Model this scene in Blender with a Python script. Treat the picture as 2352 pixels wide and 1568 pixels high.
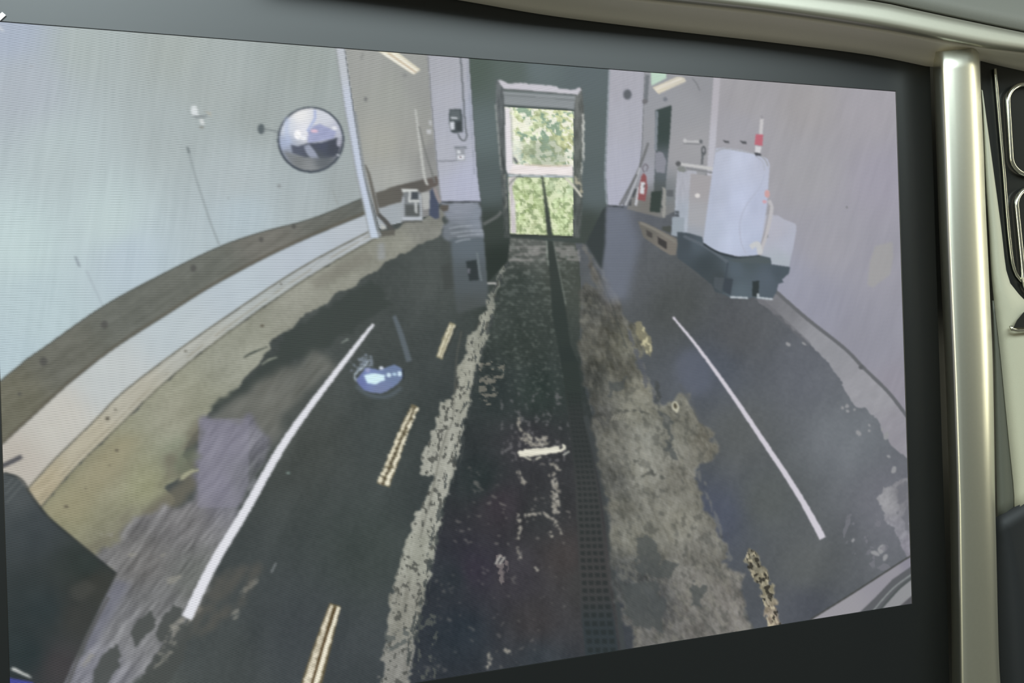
# A dashboard display photographed from the driver's seat.  The display is a flat, light-emitting panel
# that shows the picture of the vehicle's fisheye reversing camera: a wet wash bay with an open roller door.
# The panel is built as what it is: one flat screen whose pixels glow.  Every thing shown in the picture is a
# separate piece of the panel, so it can be picked out; the trim around the panel is solid geometry.
import bpy, bmesh, math
import numpy as np
from mathutils import Vector, Matrix

for o in list(bpy.data.objects):
    bpy.data.objects.remove(o)
scene = bpy.context.scene
COL = scene.collection

# ------------------------------------------------------------------ camera, world, lights, exposure
W, H = 0.270, 0.1747               # lit area of the display in metres
Z0 = 0.10                          # height of its lower edge above the console
FPX = 1900.0                       # focal length in pixels of the 2352 x 1568 frame
E1 = np.array([0.950817, -0.030169, 0.308300]); E1 /= np.linalg.norm(E1)       # panel right, in camera axes
E2 = np.array([0.031800, 0.999490, -0.000300]); E2 -= E1 * (E1 @ E2); E2 /= np.linalg.norm(E2)   # panel down
EN = np.cross(E1, E2)
SC = W / 0.47430
TLc = np.array([-0.22109826, -0.1354352, 0.34978465]) * SC                       # panel's top left corner, camera axes
CAM = np.array([-(TLc @ E1), -(TLc @ EN), Z0 + H + TLc @ E2])
def cam2world(v): return np.array([v @ E1, v @ EN, -(v @ E2)])
AX = [cam2world(np.array(a, float)) for a in ((1, 0, 0), (0, 1, 0), (0, 0, 1))]
cam_data = bpy.data.cameras.new('camera'); cam = bpy.data.objects.new('camera', cam_data); COL.objects.link(cam)
m = Matrix.Identity(4)
for r in range(3):
    m[r][0] = AX[0][r]; m[r][1] = -AX[1][r]; m[r][2] = -AX[2][r]; m[r][3] = CAM[r]
cam.matrix_world = m
cam_data.sensor_fit = 'HORIZONTAL'; cam_data.sensor_width = 36.0
cam_data.lens = FPX / 2352 * 36.0
cam_data.clip_start = 0.005; cam_data.clip_end = 50
scene.camera = cam

world = bpy.data.worlds.new('world'); scene.world = world; world.use_nodes = True
bgn = world.node_tree.nodes['Background']
bgn.inputs[0].default_value = (0.50, 0.52, 0.44, 1); bgn.inputs[1].default_value = 0.28
def area(name, loc, target, sx, sy, power, col):
    L = bpy.data.lights.new(name, 'AREA'); L.shape = 'RECTANGLE'; L.size = sx; L.size_y = sy
    L.energy = power; L.color = col
    o = bpy.data.objects.new(name, L); COL.objects.link(o); o.location = loc
    o.rotation_euler = (Vector(target) - Vector(loc)).to_track_quat('-Z', 'Y').to_euler()
    return o
area('rear_window_light', (0.24, -0.85, 0.78), (0.16, 0, 0.28), 1.30, 0.36, 10.2, (0.84, 0.98, 1.0))
area('bezel_fill_light', (-0.30, -0.80, 0.70), (0.05, 0, 0.28), 0.50, 0.32, 4.2, (0.82, 0.96, 1.0))  # added panel that brightens the left part of the bezel
area('side_window_light', (-0.75, -0.45, 0.25), (0.27, 0, 0.18), 0.22, 0.6, 2.6, (1.0, 0.98, 0.74))
area('passenger_window_light', (1.15, -0.22, 0.36), (0.28, 0, 0.18), 0.24, 0.6, 2.0, (1.0, 0.97, 0.74))
vs = scene.view_settings
scene.display_settings.display_device = 'sRGB'
vs.view_transform = 'Standard'; vs.look = 'None'; vs.exposure = 0.0; vs.gamma = 1.0; vs.use_curve_mapping = False

# ------------------------------------------------------------------ helpers
def P(px, py, y=0.0):
    """Point of the plane y (metres in front of / behind the panel) seen at a picture position."""
    d = cam2world(np.array([(px - 1176) / FPX, (py - 784) / FPX, 1.0]))
    return CAM + d * ((y - CAM[1]) / d[1])

def tag(o, label=None, cat=None, group=None, kind=None):
    if label: o['label'] = label
    if cat: o['category'] = cat
    if group: o['group'] = group
    if kind: o['kind'] = kind
    return o

def mesh_obj(name, verts, faces, mat, parent=None, smooth=False):
    me = bpy.data.meshes.new(name)
    me.from_pydata([tuple(v) for v in verts], [], faces); me.update()
    bm = bmesh.new(); bm.from_mesh(me); bmesh.ops.recalc_face_normals(bm, faces=bm.faces); bm.to_mesh(me); bm.free()
    me.materials.append(mat)
    if smooth: me.polygons.foreach_set('use_smooth', [True] * len(me.polygons))
    o = bpy.data.objects.new(name, me); COL.objects.link(o)
    if parent: o.parent = parent
    return o

def empty(name, loc=(0, 0, 0)):
    o = bpy.data.objects.new(name, None); COL.objects.link(o); o.location = loc; o.empty_display_size = 0.01
    return o

def nodes_of(name):
    mt = bpy.data.materials.new(name); mt.use_nodes = True
    nt = mt.node_tree
    return mt, nt, nt.nodes['Principled BSDF']

def mat(name, col, rough=0.5, metal=0.0, spec=0.5, bump=0.0, bscale=4000, var=0.06):
    """Procedural plastic / metal: fine colour variation and grain."""
    mt, nt, b = nodes_of(name)
    tc = nt.nodes.new('ShaderNodeTexCoord'); nz = nt.nodes.new('ShaderNodeTexNoise')
    nz.inputs['Scale'].default_value = bscale; nz.inputs['Detail'].default_value = 3
    nt.links.new(tc.outputs['Object'], nz.inputs['Vector'])
    mx = nt.nodes.new('ShaderNodeMix'); mx.data_type = 'RGBA'
    mx.inputs[6].default_value = tuple(c * (1 - var) for c in col) + (1,)
    mx.inputs[7].default_value = tuple(min(1, c * (1 + var)) for c in col) + (1,)
    nt.links.new(nz.outputs['Fac'], mx.inputs[0]); nt.links.new(mx.outputs[2], b.inputs['Base Color'])
    b.inputs['Roughness'].default_value = rough; b.inputs['Metallic'].default_value = metal
    b.inputs['Specular IOR Level'].default_value = spec
    if bump:
        bp = nt.nodes.new('ShaderNodeBump'); bp.inputs['Strength'].default_value = bump; bp.inputs['Distance'].default_value = 0.0002
        nt.links.new(nz.outputs['Fac'], bp.inputs['Height']); nt.links.new(bp.outputs[0], b.inputs['Normal'])
    return mt

M_bezel = mat('black_glass_bezel', (0.003, 0.0045, 0.0055), rough=0.40, spec=0.72)
M_back = mat('black_plastic_housing', (0.010, 0.011, 0.012), rough=0.6)
M_silver = mat('satin_silver_trim', (0.78, 0.77, 0.66), rough=0.34, metal=1.0, bscale=900, var=0.03)
M_bar = mat('brushed_silver_bar', (0.50, 0.49, 0.42), rough=0.50, metal=1.0, bscale=900, var=0.03)
M_hood = mat('grey_hood_plastic', (0.16, 0.16, 0.14), rough=0.55, bump=0.2)
M_under = mat('warm_grey_hood_underside', (0.62, 0.58, 0.51), rough=0.5, bump=0.15)
M_beige = mat('beige_dash_plastic', (0.46, 0.44, 0.33), rough=0.55, bump=0.15)
M_olive = mat('dark_olive_plastic', (0.10, 0.10, 0.075), rough=0.5, bump=0.15)  # darker half of the two-tone side panel
M_chrome = mat('polished_chrome', (0.75, 0.74, 0.64), rough=0.16, metal=1.0, var=0.02)
M_vent = mat('gloss_black_vent', (0.012, 0.013, 0.012), rough=0.25)
M_icon = None

# ------------------------------------------------------------------ display picture: the glowing pixels
NU, NV = 720, 560                           # cells of the panel (about the size of the camera's own pixels)
su = (np.arange(2 * (NU + 1)) - 0.5) / 2 / NU; sv = (np.arange(2 * (NV + 1)) - 0.5) / 2 / NV
UU, VV = np.meshgrid(su, sv)
_w = np.stack([UU * W, np.zeros_like(UU), Z0 + H - VV * H], -1) - CAM
_c = [_w @ a for a in AX]
X = 1176 + FPX * _c[0] / _c[2]; Y = 784 + FPX * _c[1] / _c[2]      # drawing coordinates of each sample
C = np.zeros(X.shape + (3,)); C[:] = (60, 66, 66)  # painted colours also hold glare and haze of the screen glass
L = np.zeros(X.shape, np.int16)
PARTS = []                                   # (name, parent index or None, label)
def part(name, label=None, parent=None):
    PARTS.append((name, parent, label)); return len(PARTS) - 1

def vnoise(x, y, seed):
    xi = np.floor(x).astype(np.int64); yi = np.floor(y).astype(np.int64)
    fx = x - xi; fy = y - yi; fx = fx * fx * (3 - 2 * fx); fy = fy * fy * (3 - 2 * fy)
    def h(a, b):
        n = (a * 374761393 + b * 668265263 + seed * 974634777) & 0xffffffff
        n = ((n ^ (n >> 13)) * 1274126177) & 0xffffffff
        return ((n ^ (n >> 16)) & 0xffff) / 65535.0
    return (h(xi, yi) * (1 - fx) + h(xi + 1, yi) * fx) * (1 - fy) + (h(xi, yi + 1) * (1 - fx) + h(xi + 1, yi + 1) * fx) * fy
def fbm(x, y, sx, sy=None, ang=0, seed=1, octv=3):
    sy = sy or sx; a = math.radians(ang)
    u = (x * math.cos(a) + y * math.sin(a)) / sx; v = (-x * math.sin(a) + y * math.cos(a)) / sy
    t = 0; w = 0.5; s = 0
    for k in range(octv):
        t = t + w * vnoise(u, v, seed + 17 * k); s += w; w *= 0.5; u = u * 2.03 + 5.2; v = v * 2.03 + 1.7
    return np.clip((t / s - 0.5) * 1.7 + 0.5, 0, 1)

def window(x0, x1, y0, y1):
    k = (X > x0) & (X < x1) & (Y > y0) & (Y < y1)
    r = np.flatnonzero(k.any(1)); c = np.flatnonzero(k.any(0))
    if len(r) == 0: return None
    return slice(r[0], r[-1] + 1), slice(c[0], c[-1] + 1)
def inside(pts, x, y):
    k = np.zeros(x.shape, bool); n = len(pts)
    for i in range(n):
        (ax, ay), (bx, by) = pts[i], pts[(i + 1) % n]
        if ay == by: continue
        c = (ay > y) != (by > y)
        k ^= c & (x < (bx - ax) * (y - ay) / (by - ay) + ax)
    return k
def blur1(a, r, ax):
    p = [(0, 0), (0, 0)]; p[ax] = (r + 1, r)
    s = np.cumsum(np.pad(a, p, mode='edge'), axis=ax)
    n = a.shape[ax]
    return (np.take(s, range(2 * r + 1, 2 * r + 1 + n), ax) - np.take(s, range(0, n), ax)) / (2 * r + 1)
def blur(a, px):
    r = max(1, int(round(px / 2.4)))
    for k in range(2): a = blur1(blur1(a, r, 0), r, 1)
    return a
def shade(col, x, y):
    if isinstance(col[0], (int, float)): return np.array(col, float)
    num = 0; den = 0
    for (cx, cy, r, g, b) in col:
        w = 1.0 / ((x - cx) ** 2 + (y - cy) ** 2 + 60) ** 1.4
        num = num + w[..., None] * np.array((r, g, b), float); den = den + w
    return num / den[..., None]
def lift(cols, r, g, b):
    return [(q[0], q[1], q[2] + r, q[3] + g, q[4] + b) for q in cols]
def texture(c, x, y, tex):
    for (amp, sx, sy, ang, seed) in tex:
        c = c + ((fbm(x, y, sx, sy, ang, seed) - 0.5) * 2 * amp)[..., None]
    return c
def paint(win, mask, col, prt, tex=(), alpha=1.0, own=0.5):
    x, y = X[win], Y[win]
    c = shade(col, x, y)
    if c.ndim == 1: c = np.broadcast_to(c, x.shape + (3,))
    c = texture(c, x, y, tex)
    a = (mask * alpha)[..., None]
    C[win] = C[win] * (1 - a) + c * a
    if prt is not None: L[win] = np.where(mask > own, prt, L[win])
def spline(p, n=8, closed=False):
    p = [np.array(q, float) for q in p]; out = []; N = len(p)
    for i in range(N if closed else N - 1):
        if closed: a, b, c, d = p[i - 1], p[i], p[(i + 1) % N], p[(i + 2) % N]
        else: a, b, c, d = p[max(i - 1, 0)], p[i], p[i + 1], p[min(i + 2, N - 1)]
        for k in range(n):
            t = k / n
            out.append(0.5 * (2 * b + (c - a) * t + (2 * a - 5 * b + 4 * c - d) * t * t + (3 * b - a - 3 * c + d) * t ** 3))
    if not closed: out.append(p[-1])
    return out
def fill(pts, col, prt, soft=0, rag=0, rs=18, tex=(), alpha=1.0, seed=3, cut=None):
    pts = [tuple(q[:2]) for q in pts]; e = 3 * soft + rag + 3
    xs = [q[0] for q in pts]; ys = [q[1] for q in pts]
    win = window(min(xs) - e, max(xs) + e, min(ys) - e, max(ys) + e)
    if win is None: return
    x, y = X[win], Y[win]
    if rag:
        qx = x + (fbm(x, y, rs, seed=seed, octv=4) - 0.5) * 2 * rag; qy = y + (fbm(x, y, rs, seed=seed + 50, octv=4) - 0.5) * 2 * rag
    else: qx, qy = x, y
    k = inside(pts, qx, qy).astype(float)
    if cut:                                            # (threshold, sx, sy, angle, seed): keep only where noise exceeds it
        t, sx, sy, an, sd = cut
        k = k * np.clip((fbm(x, y, sx, sy, an, sd) - t) * 12, 0, 1)
    if soft: k = blur(k, soft)
    paint(win, k, col, prt, tex, alpha)
def stroke(pts, width, col, prt, soft=0, alpha=1.0, tex=(), rag=0, smooth=True, rs=10, cut=None):
    """pts: (x, y) or (x, y, width)."""
    q = [(p[0], p[1], p[2] if len(p) > 2 else width) for p in pts]
    if smooth and len(q) > 2: q = spline(q, 6)
    q = [np.array(p, float) for p in q]; lft = []; rgt = []
    for i, p in enumerate(q):
        d = q[min(i + 1, len(q) - 1)][:2] - q[max(i - 1, 0)][:2]; d = d / (np.linalg.norm(d) + 1e-9)
        n = np.array((-d[1], d[0])) * p[2] / 2
        lft.append(p[:2] + n); rgt.append(p[:2] - n)
    fill(lft + rgt[::-1], col, prt, soft=soft, alpha=alpha, tex=tex, rag=rag, rs=rs, cut=cut)
def oval(cx, cy, rx, ry, col, prt, soft=0, alpha=1.0, tex=(), rot=0, rag=0):
    a = math.radians(rot)
    pts = [(cx + rx * math.cos(t) * math.cos(a) - ry * math.sin(t) * math.sin(a),
            cy + rx * math.cos(t) * math.sin(a) + ry * math.sin(t) * math.cos(a)) for t in np.linspace(0, 2 * math.pi, 33)[:-1]]
    fill(pts, col, prt, soft=soft, alpha=alpha, tex=tex, rag=rag)
def box(x0, y0, x1, y1, col, prt, **k): fill([(x0, y0), (x1, y0), (x1, y1), (x0, y1)], col, prt, **k)

# ---- curves of the room (fisheye bends the straight edges)
board_top = spline([(-40, 905), (5, 871), (64, 823), (102, 797), (237, 703), (383, 624), (505, 566), (600, 533), (715, 502), (832, 455), (850, 448)])
board_bot = spline([(-40, 1065), (10, 1017), (77, 956), (166, 876), (266, 799), (383, 724), (485, 660), (600, 598), (702, 550), (837, 494), (852, 486)])
skirt_bot = spline([(-40, 1235), (69, 1116), (128, 1052), (217, 966), (281, 902), (415, 800), (600, 673), (715, 601), (845, 533), (860, 527)])
kerb_bot = spline([(-40, 1320), (102, 1154), (166, 1080), (255, 994), (370, 884), (475, 799), (600, 708), (722, 627), (855, 550), (880, 541)])
base_right = spline([(1774, 664), (1783, 670), (1854, 732), (1940, 800), (1982, 843), (2040, 900), (2079, 950), (2130, 1020)])
dry_right = spline([(1738, 690), (1800, 734), (1851, 783), (1890, 818), (1918, 859), (1951, 912), (1969, 938), (1989, 940), (2015, 963), (2030, 999), (2053, 1027), (2085, 1052), (2130, 1100)])

# ---- floor
p_floor = part('wet_floor', 'dark wet concrete floor between the two white guide lines')
fill([(-60, 400), (2200, 400), (2200, 1760), (-60, 1760)],
     [(1000, 620, 78, 84, 82), (800, 720, 74, 80, 78), (700, 1000, 72, 77, 74), (900, 1000, 66, 73, 72), (850, 1250, 66, 74, 72), (700, 1480, 62, 68, 71),
      (480, 1500, 70, 76, 76), (1180, 700, 62, 70, 66), (1200, 900, 50, 57, 58), (1100, 1150, 52, 59, 60), (1180, 1350, 52, 55, 63), (1100, 1500, 48, 56, 63), (1290, 1500, 58, 62, 68),
      (1450, 640, 88, 92, 96), (1550, 700, 82, 86, 86), (1700, 760, 88, 91, 95), (1850, 850, 100, 104, 112), (1950, 1000, 112, 117, 123), (1760, 1150, 88, 93, 93), (1640, 850, 84, 90, 100),
      (1650, 1180, 78, 84, 98), (1850, 1300, 92, 96, 97), (2050, 1150, 112, 114, 122), (1850, 1400, 80, 84, 92), (1700, 1000, 88, 92, 93), (330, 1600, 80, 85, 82), (1420, 500, 96, 100, 108)],
     p_floor, tex=((5, 60, 160, 25, 4), (2.5, 7, 7, 0, 5)))

# dry tan floor along the left wall
p_tan = part('dry_concrete_floor', 'dry tan concrete strip of floor along the left wall')
wet_edge = [(1030, 470), (1016, 505), (1012, 540), (1008, 545), (980, 552), (952, 563), (916, 586), (878, 609), (852, 624), (832, 637), (822, 655), (778, 673), (733, 701), (682, 739), (646, 767),
            (618, 792), (608, 812), (592, 836), (561, 869), (525, 912), (497, 927), (480, 953), (454, 989), (418, 1040), (440, 1080), (380, 1120), (400, 1150), (350, 1190), (310, 1280), (262, 1325), (120, 1230)]
fill([tuple(q) for q in kerb_bot[3:]] + [(930, 512), (985, 492)] + wet_edge,
     lift([(700, 690, 146, 143, 129), (900, 570, 140, 137, 124), (980, 515, 132, 129, 120), (560, 820, 150, 148, 132), (400, 960, 152, 148, 128), (250, 1080, 148, 141, 115), (160, 1180, 143, 137, 108), (330, 1120, 150, 147, 116),
      (430, 1040, 132, 134, 112), (250, 1250, 125, 120, 98), (370, 1190, 118, 114, 98)], 0, 4, 6),
     p_tan, rag=6, rs=26, soft=0.8, tex=((7, 30, 90, 55, 6), (4, 8, 8, 0, 7)))
fill([(420, 1000), (480, 950), (470, 1100), (380, 1190), (280, 1290), (200, 1260), (330, 1160)], (112, 108, 94), p_tan, soft=10, rag=22, rs=50, alpha=0.75, cut=(0.42, 22, 70, 50, 31))
fill([(90, 1180), (270, 1000), (330, 1000), (180, 1200)], (158, 150, 120), p_tan, soft=18, alpha=0.45)
stroke([(720, 655), (800, 610), (850, 585)], 26, (124, 122, 112), p_tan, soft=8, alpha=0.5)
for sx, sy, r in ((602, 748, 4), (152, 1163, 4.5), (268, 1034, 4), (252, 1068, 2), (196, 1122, 2)):
    oval(sx, sy, r, r * 0.8, (92, 86, 74), p_tan, soft=1)
# dark ragged rim of the wet patch
fill([(650, 765), (700, 735), (860, 640), (900, 700), (760, 790), (640, 850), (560, 905), (500, 960), (490, 935), (560, 875), (600, 840), (640, 810)],
     (62, 69, 66), p_floor, rag=8, soft=4, alpha=0.85)
stroke([(600, 838, 2), (618, 826, 4), (637, 820, 2)], 4, (140, 146, 132), p_tan, soft=0.5)
stroke([(615, 796, 2), (575, 812, 4), (560, 822, 2)], 4, (60, 67, 62), p_floor, soft=1)
stroke([(783, 788, 2), (800, 778, 5)], 4, (130, 138, 132), p_floor, soft=1)
# grey streaks right of the tan floor
p_grey = part('damp_grey_floor', 'streaky half dry grey floor left of the left guide line')
fill([(740, 800), (640, 850), (540, 920), (480, 980), (560, 1100), (600, 1060), (660, 950), (730, 880), (770, 830)], lift([(700, 840, 96, 95, 88), (600, 920, 104, 102, 94), (560, 1060, 98, 97, 94)], 8, 11, 12), p_grey, soft=14, rag=14, rs=40, alpha=0.9, tex=((9, 12, 60, 40, 41),))
fill([(456, 962), (572, 960), (625, 1010), (590, 1110), (540, 1200), (480, 1330), (436, 1424), (380, 1500), (300, 1590), (220, 1700), (60, 1740), (150, 1560), (250, 1360), (270, 1312), (200, 1290), (330, 1180), (440, 1150), (450, 1060)],
     lift([(510, 1020, 116, 112, 124), (500, 1110, 118, 114, 126), (420, 1190, 116, 112, 112), (330, 1290, 112, 108, 106), (280, 1420, 116, 114, 116), (360, 1390, 108, 106, 106), (200, 1540, 122, 120, 128), (450, 1330, 92, 92, 88), (560, 1100, 92, 92, 94)], 8, 11, 12),
     p_grey, rag=16, rs=34, soft=7, tex=((15, 14, 80, 36, 9), (11, 7, 40, 38, 19), (3, 5, 5, 0, 10)))
fill([(456, 962), (572, 960), (571, 1112), (545, 1165), (455, 1165)], (136, 134, 150), p_grey, soft=2.5, alpha=0.5)  # purplish rectangle blended over the floor colour
fill([(262, 1330), (300, 1340), (220, 1480), (185, 1500)], (102, 104, 120), p_grey, soft=10, alpha=0.6)
for pts in (((300, 1453), (320, 1418), (350, 1400), (362, 1440), (330, 1465), (310, 1488)), ((216, 1540), (238, 1500), (272, 1478), (282, 1505), (262, 1550), (230, 1600), (206, 1610)),
            ((370, 1420), (400, 1390), (420, 1400), (400, 1440), (380, 1470), (360, 1470)), ((330, 1540), (380, 1470), (430, 1420), (440, 1470), (390, 1560), (340, 1640))):
    fill(pts, (74, 78, 76), p_floor, rag=6, soft=2, alpha=0.9)
for pts, w in ((((295, 1277), (315, 1268)), 8), (((360, 1285), (378, 1273)), 9), (((385, 1335), (412, 1325)), 14), (((345, 1550), (395, 1490), (400, 1470)), 12), (((370, 1500), (400, 1450), (440, 1420)), 14), (((395, 1440), (460, 1395)), 16),
               (((232, 1228), (262, 1222)), 10), (((555, 1370), (580, 1340), (590, 1335)), 14), (((532, 1420), (552, 1400)), 14), (((190, 1530), (215, 1500)), 10)):
    stroke(pts, w, (150, 148, 138), p_grey, soft=3, rag=5, rs=8, alpha=0.6, cut=(0.35, 5, 14, 35, 23))
fill([(480, 1330), (560, 1290), (600, 1300), (570, 1370), (520, 1420), (440, 1470), (445, 1420)], (96, 92, 84), p_grey, soft=10, rag=10, alpha=0.55, cut=(0.4, 16, 40, 30, 77))
fill([(420, 1030), (450, 1010), (455, 1060), (420, 1090), (400, 1070)], (108, 114, 96), p_tan, soft=8, rag=12, alpha=0.7)
stroke([(410, 1105, 2), (425, 1092, 9), (455, 1076, 4)], 7, (160, 160, 134), p_tan, soft=2, rag=3)

# ---- reflection of far wall on the wet floor, far left
p_refl = part('pale_floor_reflection', 'pale reflection of the back wall on the wet floor')
fill([(1012, 463), (1104, 463), (1112, 545), (1060, 556), (1020, 548), (1026, 500)], [(1060, 475, 138, 144, 156), (1050, 540, 108, 115, 122), (1100, 500, 130, 138, 150)], p_refl, soft=5, rag=7, tex=((6, 30, 4, 0, 12),))
fill([(1036, 548), (1112, 545), (1122, 650), (1120, 700), (1050, 720), (1040, 640)], [(1075, 560, 96, 106, 114), (1080, 640, 84, 92, 96), (1080, 710, 78, 84, 84)], p_refl, soft=6)
for yy, x0, x1 in ((522, 1030, 1085), (533, 1035, 1110), (541, 1050, 1114), (553, 1045, 1080)):
    stroke([(x0, yy + 3), ((x0 + x1) / 2, yy - 2), (x1, yy - 4)], 3, (165, 172, 180), p_refl, soft=1, alpha=0.7)
p_boxrefl = part('control_box_reflection', 'dark mirrored image of the control box on wet floor')
fill([(1070, 600), (1096, 596), (1100, 643), (1078, 645), (1074, 622)], (52, 59, 61), p_boxrefl, soft=1.5)
box(1074, 616, 1080, 628, (105, 108, 116), p_boxrefl, soft=1)
stroke([(1096, 580), (1101, 620), (1106, 645)], 4, (112, 122, 126), p_refl, soft=1)
fill([(1014, 612), (1036, 600), (1042, 660), (1020, 668)], (70, 75, 73), p_refl, soft=5)
fill([(868, 560), (882, 556), (886, 595), (868, 598)], (158, 164, 172), p_tan, soft=4, alpha=0.5)
p_postrefl = part('post_reflection', 'faint pale streak mirroring the white post on floor')
stroke([(905, 725, 9), (920, 765, 12), (940, 830, 13)], 11, (98, 108, 116), p_postrefl, soft=2.5, alpha=0.8)

# ---- centre channel, drain and dry strips
p_mid = part('dark_centre_lane', 'dark speckled centre lane of the floor between dry strips')
lane_l = [(1172, 540), (1166, 600), (1140, 680), (1128, 740), (1108, 800), (1095, 851), (1080, 922), (1064, 978), (1052, 1055), (1031, 1126), (1018, 1173), (998, 1252), (985, 1321), (970, 1398), (952, 1461), (942, 1568), (925, 1720)]
lane_r = [(1318, 542), (1330, 600), (1336, 680), (1330, 800), (1345, 900), (1362, 960), (1375, 1060), (1392, 1160), (1402, 1260), (1418, 1400), (1432, 1560), (1440, 1720)]
fill(lane_l + lane_r[::-1], [(1220, 560, 92, 96, 92), (1300, 640, 70, 76, 70), (1190, 660, 60, 68, 64), (1200, 780, 58, 66, 62), (1230, 900, 50, 60, 57), (1140, 900, 50, 58, 58), (1210, 1020, 58, 58, 62), (1100, 1100, 46, 54, 55),
      (1150, 1160, 58, 54, 60), (1240, 1180, 54, 56, 58), (1300, 1280, 68, 64, 64), (1090, 1310, 56, 53, 64), (1180, 1330, 60, 58, 64), (1040, 1330, 46, 52, 58), (1230, 1420, 62, 60, 62), (1060, 1450, 44, 52, 60), (1240, 1520, 56, 62, 68), (1350, 1330, 66, 66, 66)],
     p_mid, tex=((4, 26, 60, -5, 8), (3, 5, 5, 0, 13)))
p_speck = part('pale_grit', 'pale grit and residue scattered over the dark centre lane')
fill([(1170, 545), (1318, 545), (1330, 620), (1300, 700), (1140, 700), (1165, 600)], [(1200, 580, 150, 152, 148), (1250, 640, 112, 120, 114), (1200, 690, 96, 104, 100)], p_speck, cut=(0.60, 9, 5, 0, 14), alpha=0.5, soft=0.8)
fill([(1172, 565), (1330, 565), (1334, 600), (1168, 600)], (152, 150, 147), p_speck, cut=(0.42, 16, 5, 0, 15), alpha=0.6, soft=1)
fill([(1135, 690), (1300, 690), (1300, 900), (1090, 900)], (104, 112, 106), p_speck, cut=(0.74, 7, 4, 0, 16), alpha=0.55, soft=0.8)
fill([(1100, 830), (1160, 830), (1150, 930), (1100, 930)], (132, 128, 116), p_speck, cut=(0.64, 14, 9, 0, 17), alpha=0.7)
fill([(1150, 900), (1310, 900), (1310, 1060), (1150, 1060)], (126, 124, 126), p_speck, cut=(0.76, 8, 8, 0, 18), alpha=0.55, soft=0.8)
fill([(1060, 1060), (1310, 1060), (1310, 1260), (1040, 1260)], (136, 132, 126), p_speck, cut=(0.88, 12, 9, 20, 20), alpha=0.5, soft=0.8)
fill([(1000, 1300), (1300, 1300), (1300, 1560), (960, 1560)], (118, 116, 112), p_speck, cut=(0.93, 13, 11, 35, 21), alpha=0.5, soft=0.8)
fill([(960, 1420), (1010, 1400), (1000, 1560), (960, 1560)], (92, 96, 90), p_speck, cut=(0.66, 10, 14, 0, 22), alpha=0.7)
for pts, w in ((((1268, 1085), (1276, 1130), (1276, 1180)), 16), (((1190, 1080), (1196, 1100), (1206, 1112)), 10), (((1205, 1186), (1225, 1180), (1244, 1178), (1266, 1190), (1280, 1205), (1291, 1228)), 8),
               (((1262, 1062), (1288, 1080)), 7), (((1190, 1180), (1194, 1210), (1190, 1240)), 7), (((1190, 960), (1196, 990)), 8), (((1200, 1000), (1230, 1015), (1260, 1012)), 22),
               (((1122, 1500), (1126, 1515), (1118, 1535)), 7), (((1158, 1490), (1174, 1500)), 6), (((1190, 1255), (1196, 1285)), 7), (((1262, 1220), (1268, 1235)), 5), (((1230, 1300), (1235, 1312)), 6)):
    stroke(pts, w, (156, 152, 142), p_speck, soft=1, rag=3.5, rs=6, alpha=0.9, tex=((16, 5, 5, 0, 24),), cut=(0.30, 5, 5, 0, 25))
fill([(1140, 1275), (1150, 1272), (1168, 1290), (1166, 1330), (1152, 1342), (1138, 1320)], (120, 112, 112), p_speck, cut=(0.42, 8, 12, 20, 26), alpha=0.85)
stroke([(1138, 1296), (1150, 1274)], 5, (170, 168, 162), p_speck, soft=0.8); stroke([(1147, 1296), (1160, 1278)], 5, (170, 168, 162), p_speck, soft=0.8)
p_stick = part('pale_stick', 'short pale splintered stick lying across the centre lane')
fill([(1187, 1037), (1210, 1031), (1255, 1028), (1284, 1024), (1286, 1033), (1293, 1028), (1292, 1019), (1299, 1022), (1300, 1031), (1288, 1038), (1255, 1043), (1222, 1047), (1212, 1049), (1192, 1047)],
     (222, 219, 202), p_stick, rag=1.5, rs=6, soft=0.6, tex=((12, 30, 3, -5, 27),))
stroke([(1205, 1049), (1220, 1056)], 4, (180, 178, 164), p_stick, soft=0.6); stroke([(1230, 1055), (1243, 1048)], 4, (180, 178, 164), p_stick, soft=0.6); stroke([(1293, 1045), (1308, 1036)], 4, (170, 172, 164), p_stick, soft=0.6)

p_dryL = part('dry_concrete_strip', 'pale dry concrete strip left of the dark centre lane')
left_e = [(1156, 600), (1146, 625), (1138, 650), (1118, 703), (1100, 739), (1072, 788), (1070, 812), (1056, 846), (1044, 889), (1040, 915), (1018, 912), (1005, 953), (993, 1004), (977, 1030), (967, 1058), (972, 1088), (1000, 1093), (977, 1142), (957, 1180), (934, 1244), (909, 1326), (896, 1372), (888, 1436), (882, 1500), (873, 1568), (850, 1720)]
right_e = [(1164, 600), (1152, 640), (1143, 660), (1130, 716), (1110, 795), (1095, 851), (1080, 922), (1064, 978), (1054, 1055), (1040, 1080), (1031, 1126), (1018, 1173), (998, 1252), (985, 1321), (970, 1398), (952, 1461), (947, 1525), (942, 1568), (925, 1720)]
fill(left_e + right_e[::-1], lift([(1140, 650, 116, 118, 110), (1110, 740, 138, 138, 126), (1070, 880, 146, 145, 132), (1030, 1010, 152, 151, 140), (1000, 1150, 150, 149, 138), (960, 1270, 146, 146, 134), (930, 1400, 130, 128, 118), (910, 1540, 124, 122, 116)], 10, 12, 12),
     p_dryL, rag=7, rs=14, soft=0.7, tex=((9, 9, 60, 12, 28), (7, 5, 5, 0, 29)))
fill(left_e + right_e[::-1], (72, 74, 70), p_dryL, cut=(0.70, 8, 11, 12, 30), alpha=0.75)
fill([(q[0] - 14, q[1]) for q in right_e] + [(q[0] + 8, q[1]) for q in right_e[::-1]], (64, 70, 70), p_mid, cut=(0.60, 8, 16, 12, 33), alpha=0.75)
stroke([(1060, 760), (1048, 830), (1040, 960), (1020, 1010), (985, 1160), (965, 1235)], 3, (96, 96, 88), p_dryL, soft=1, alpha=0.7)
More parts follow.
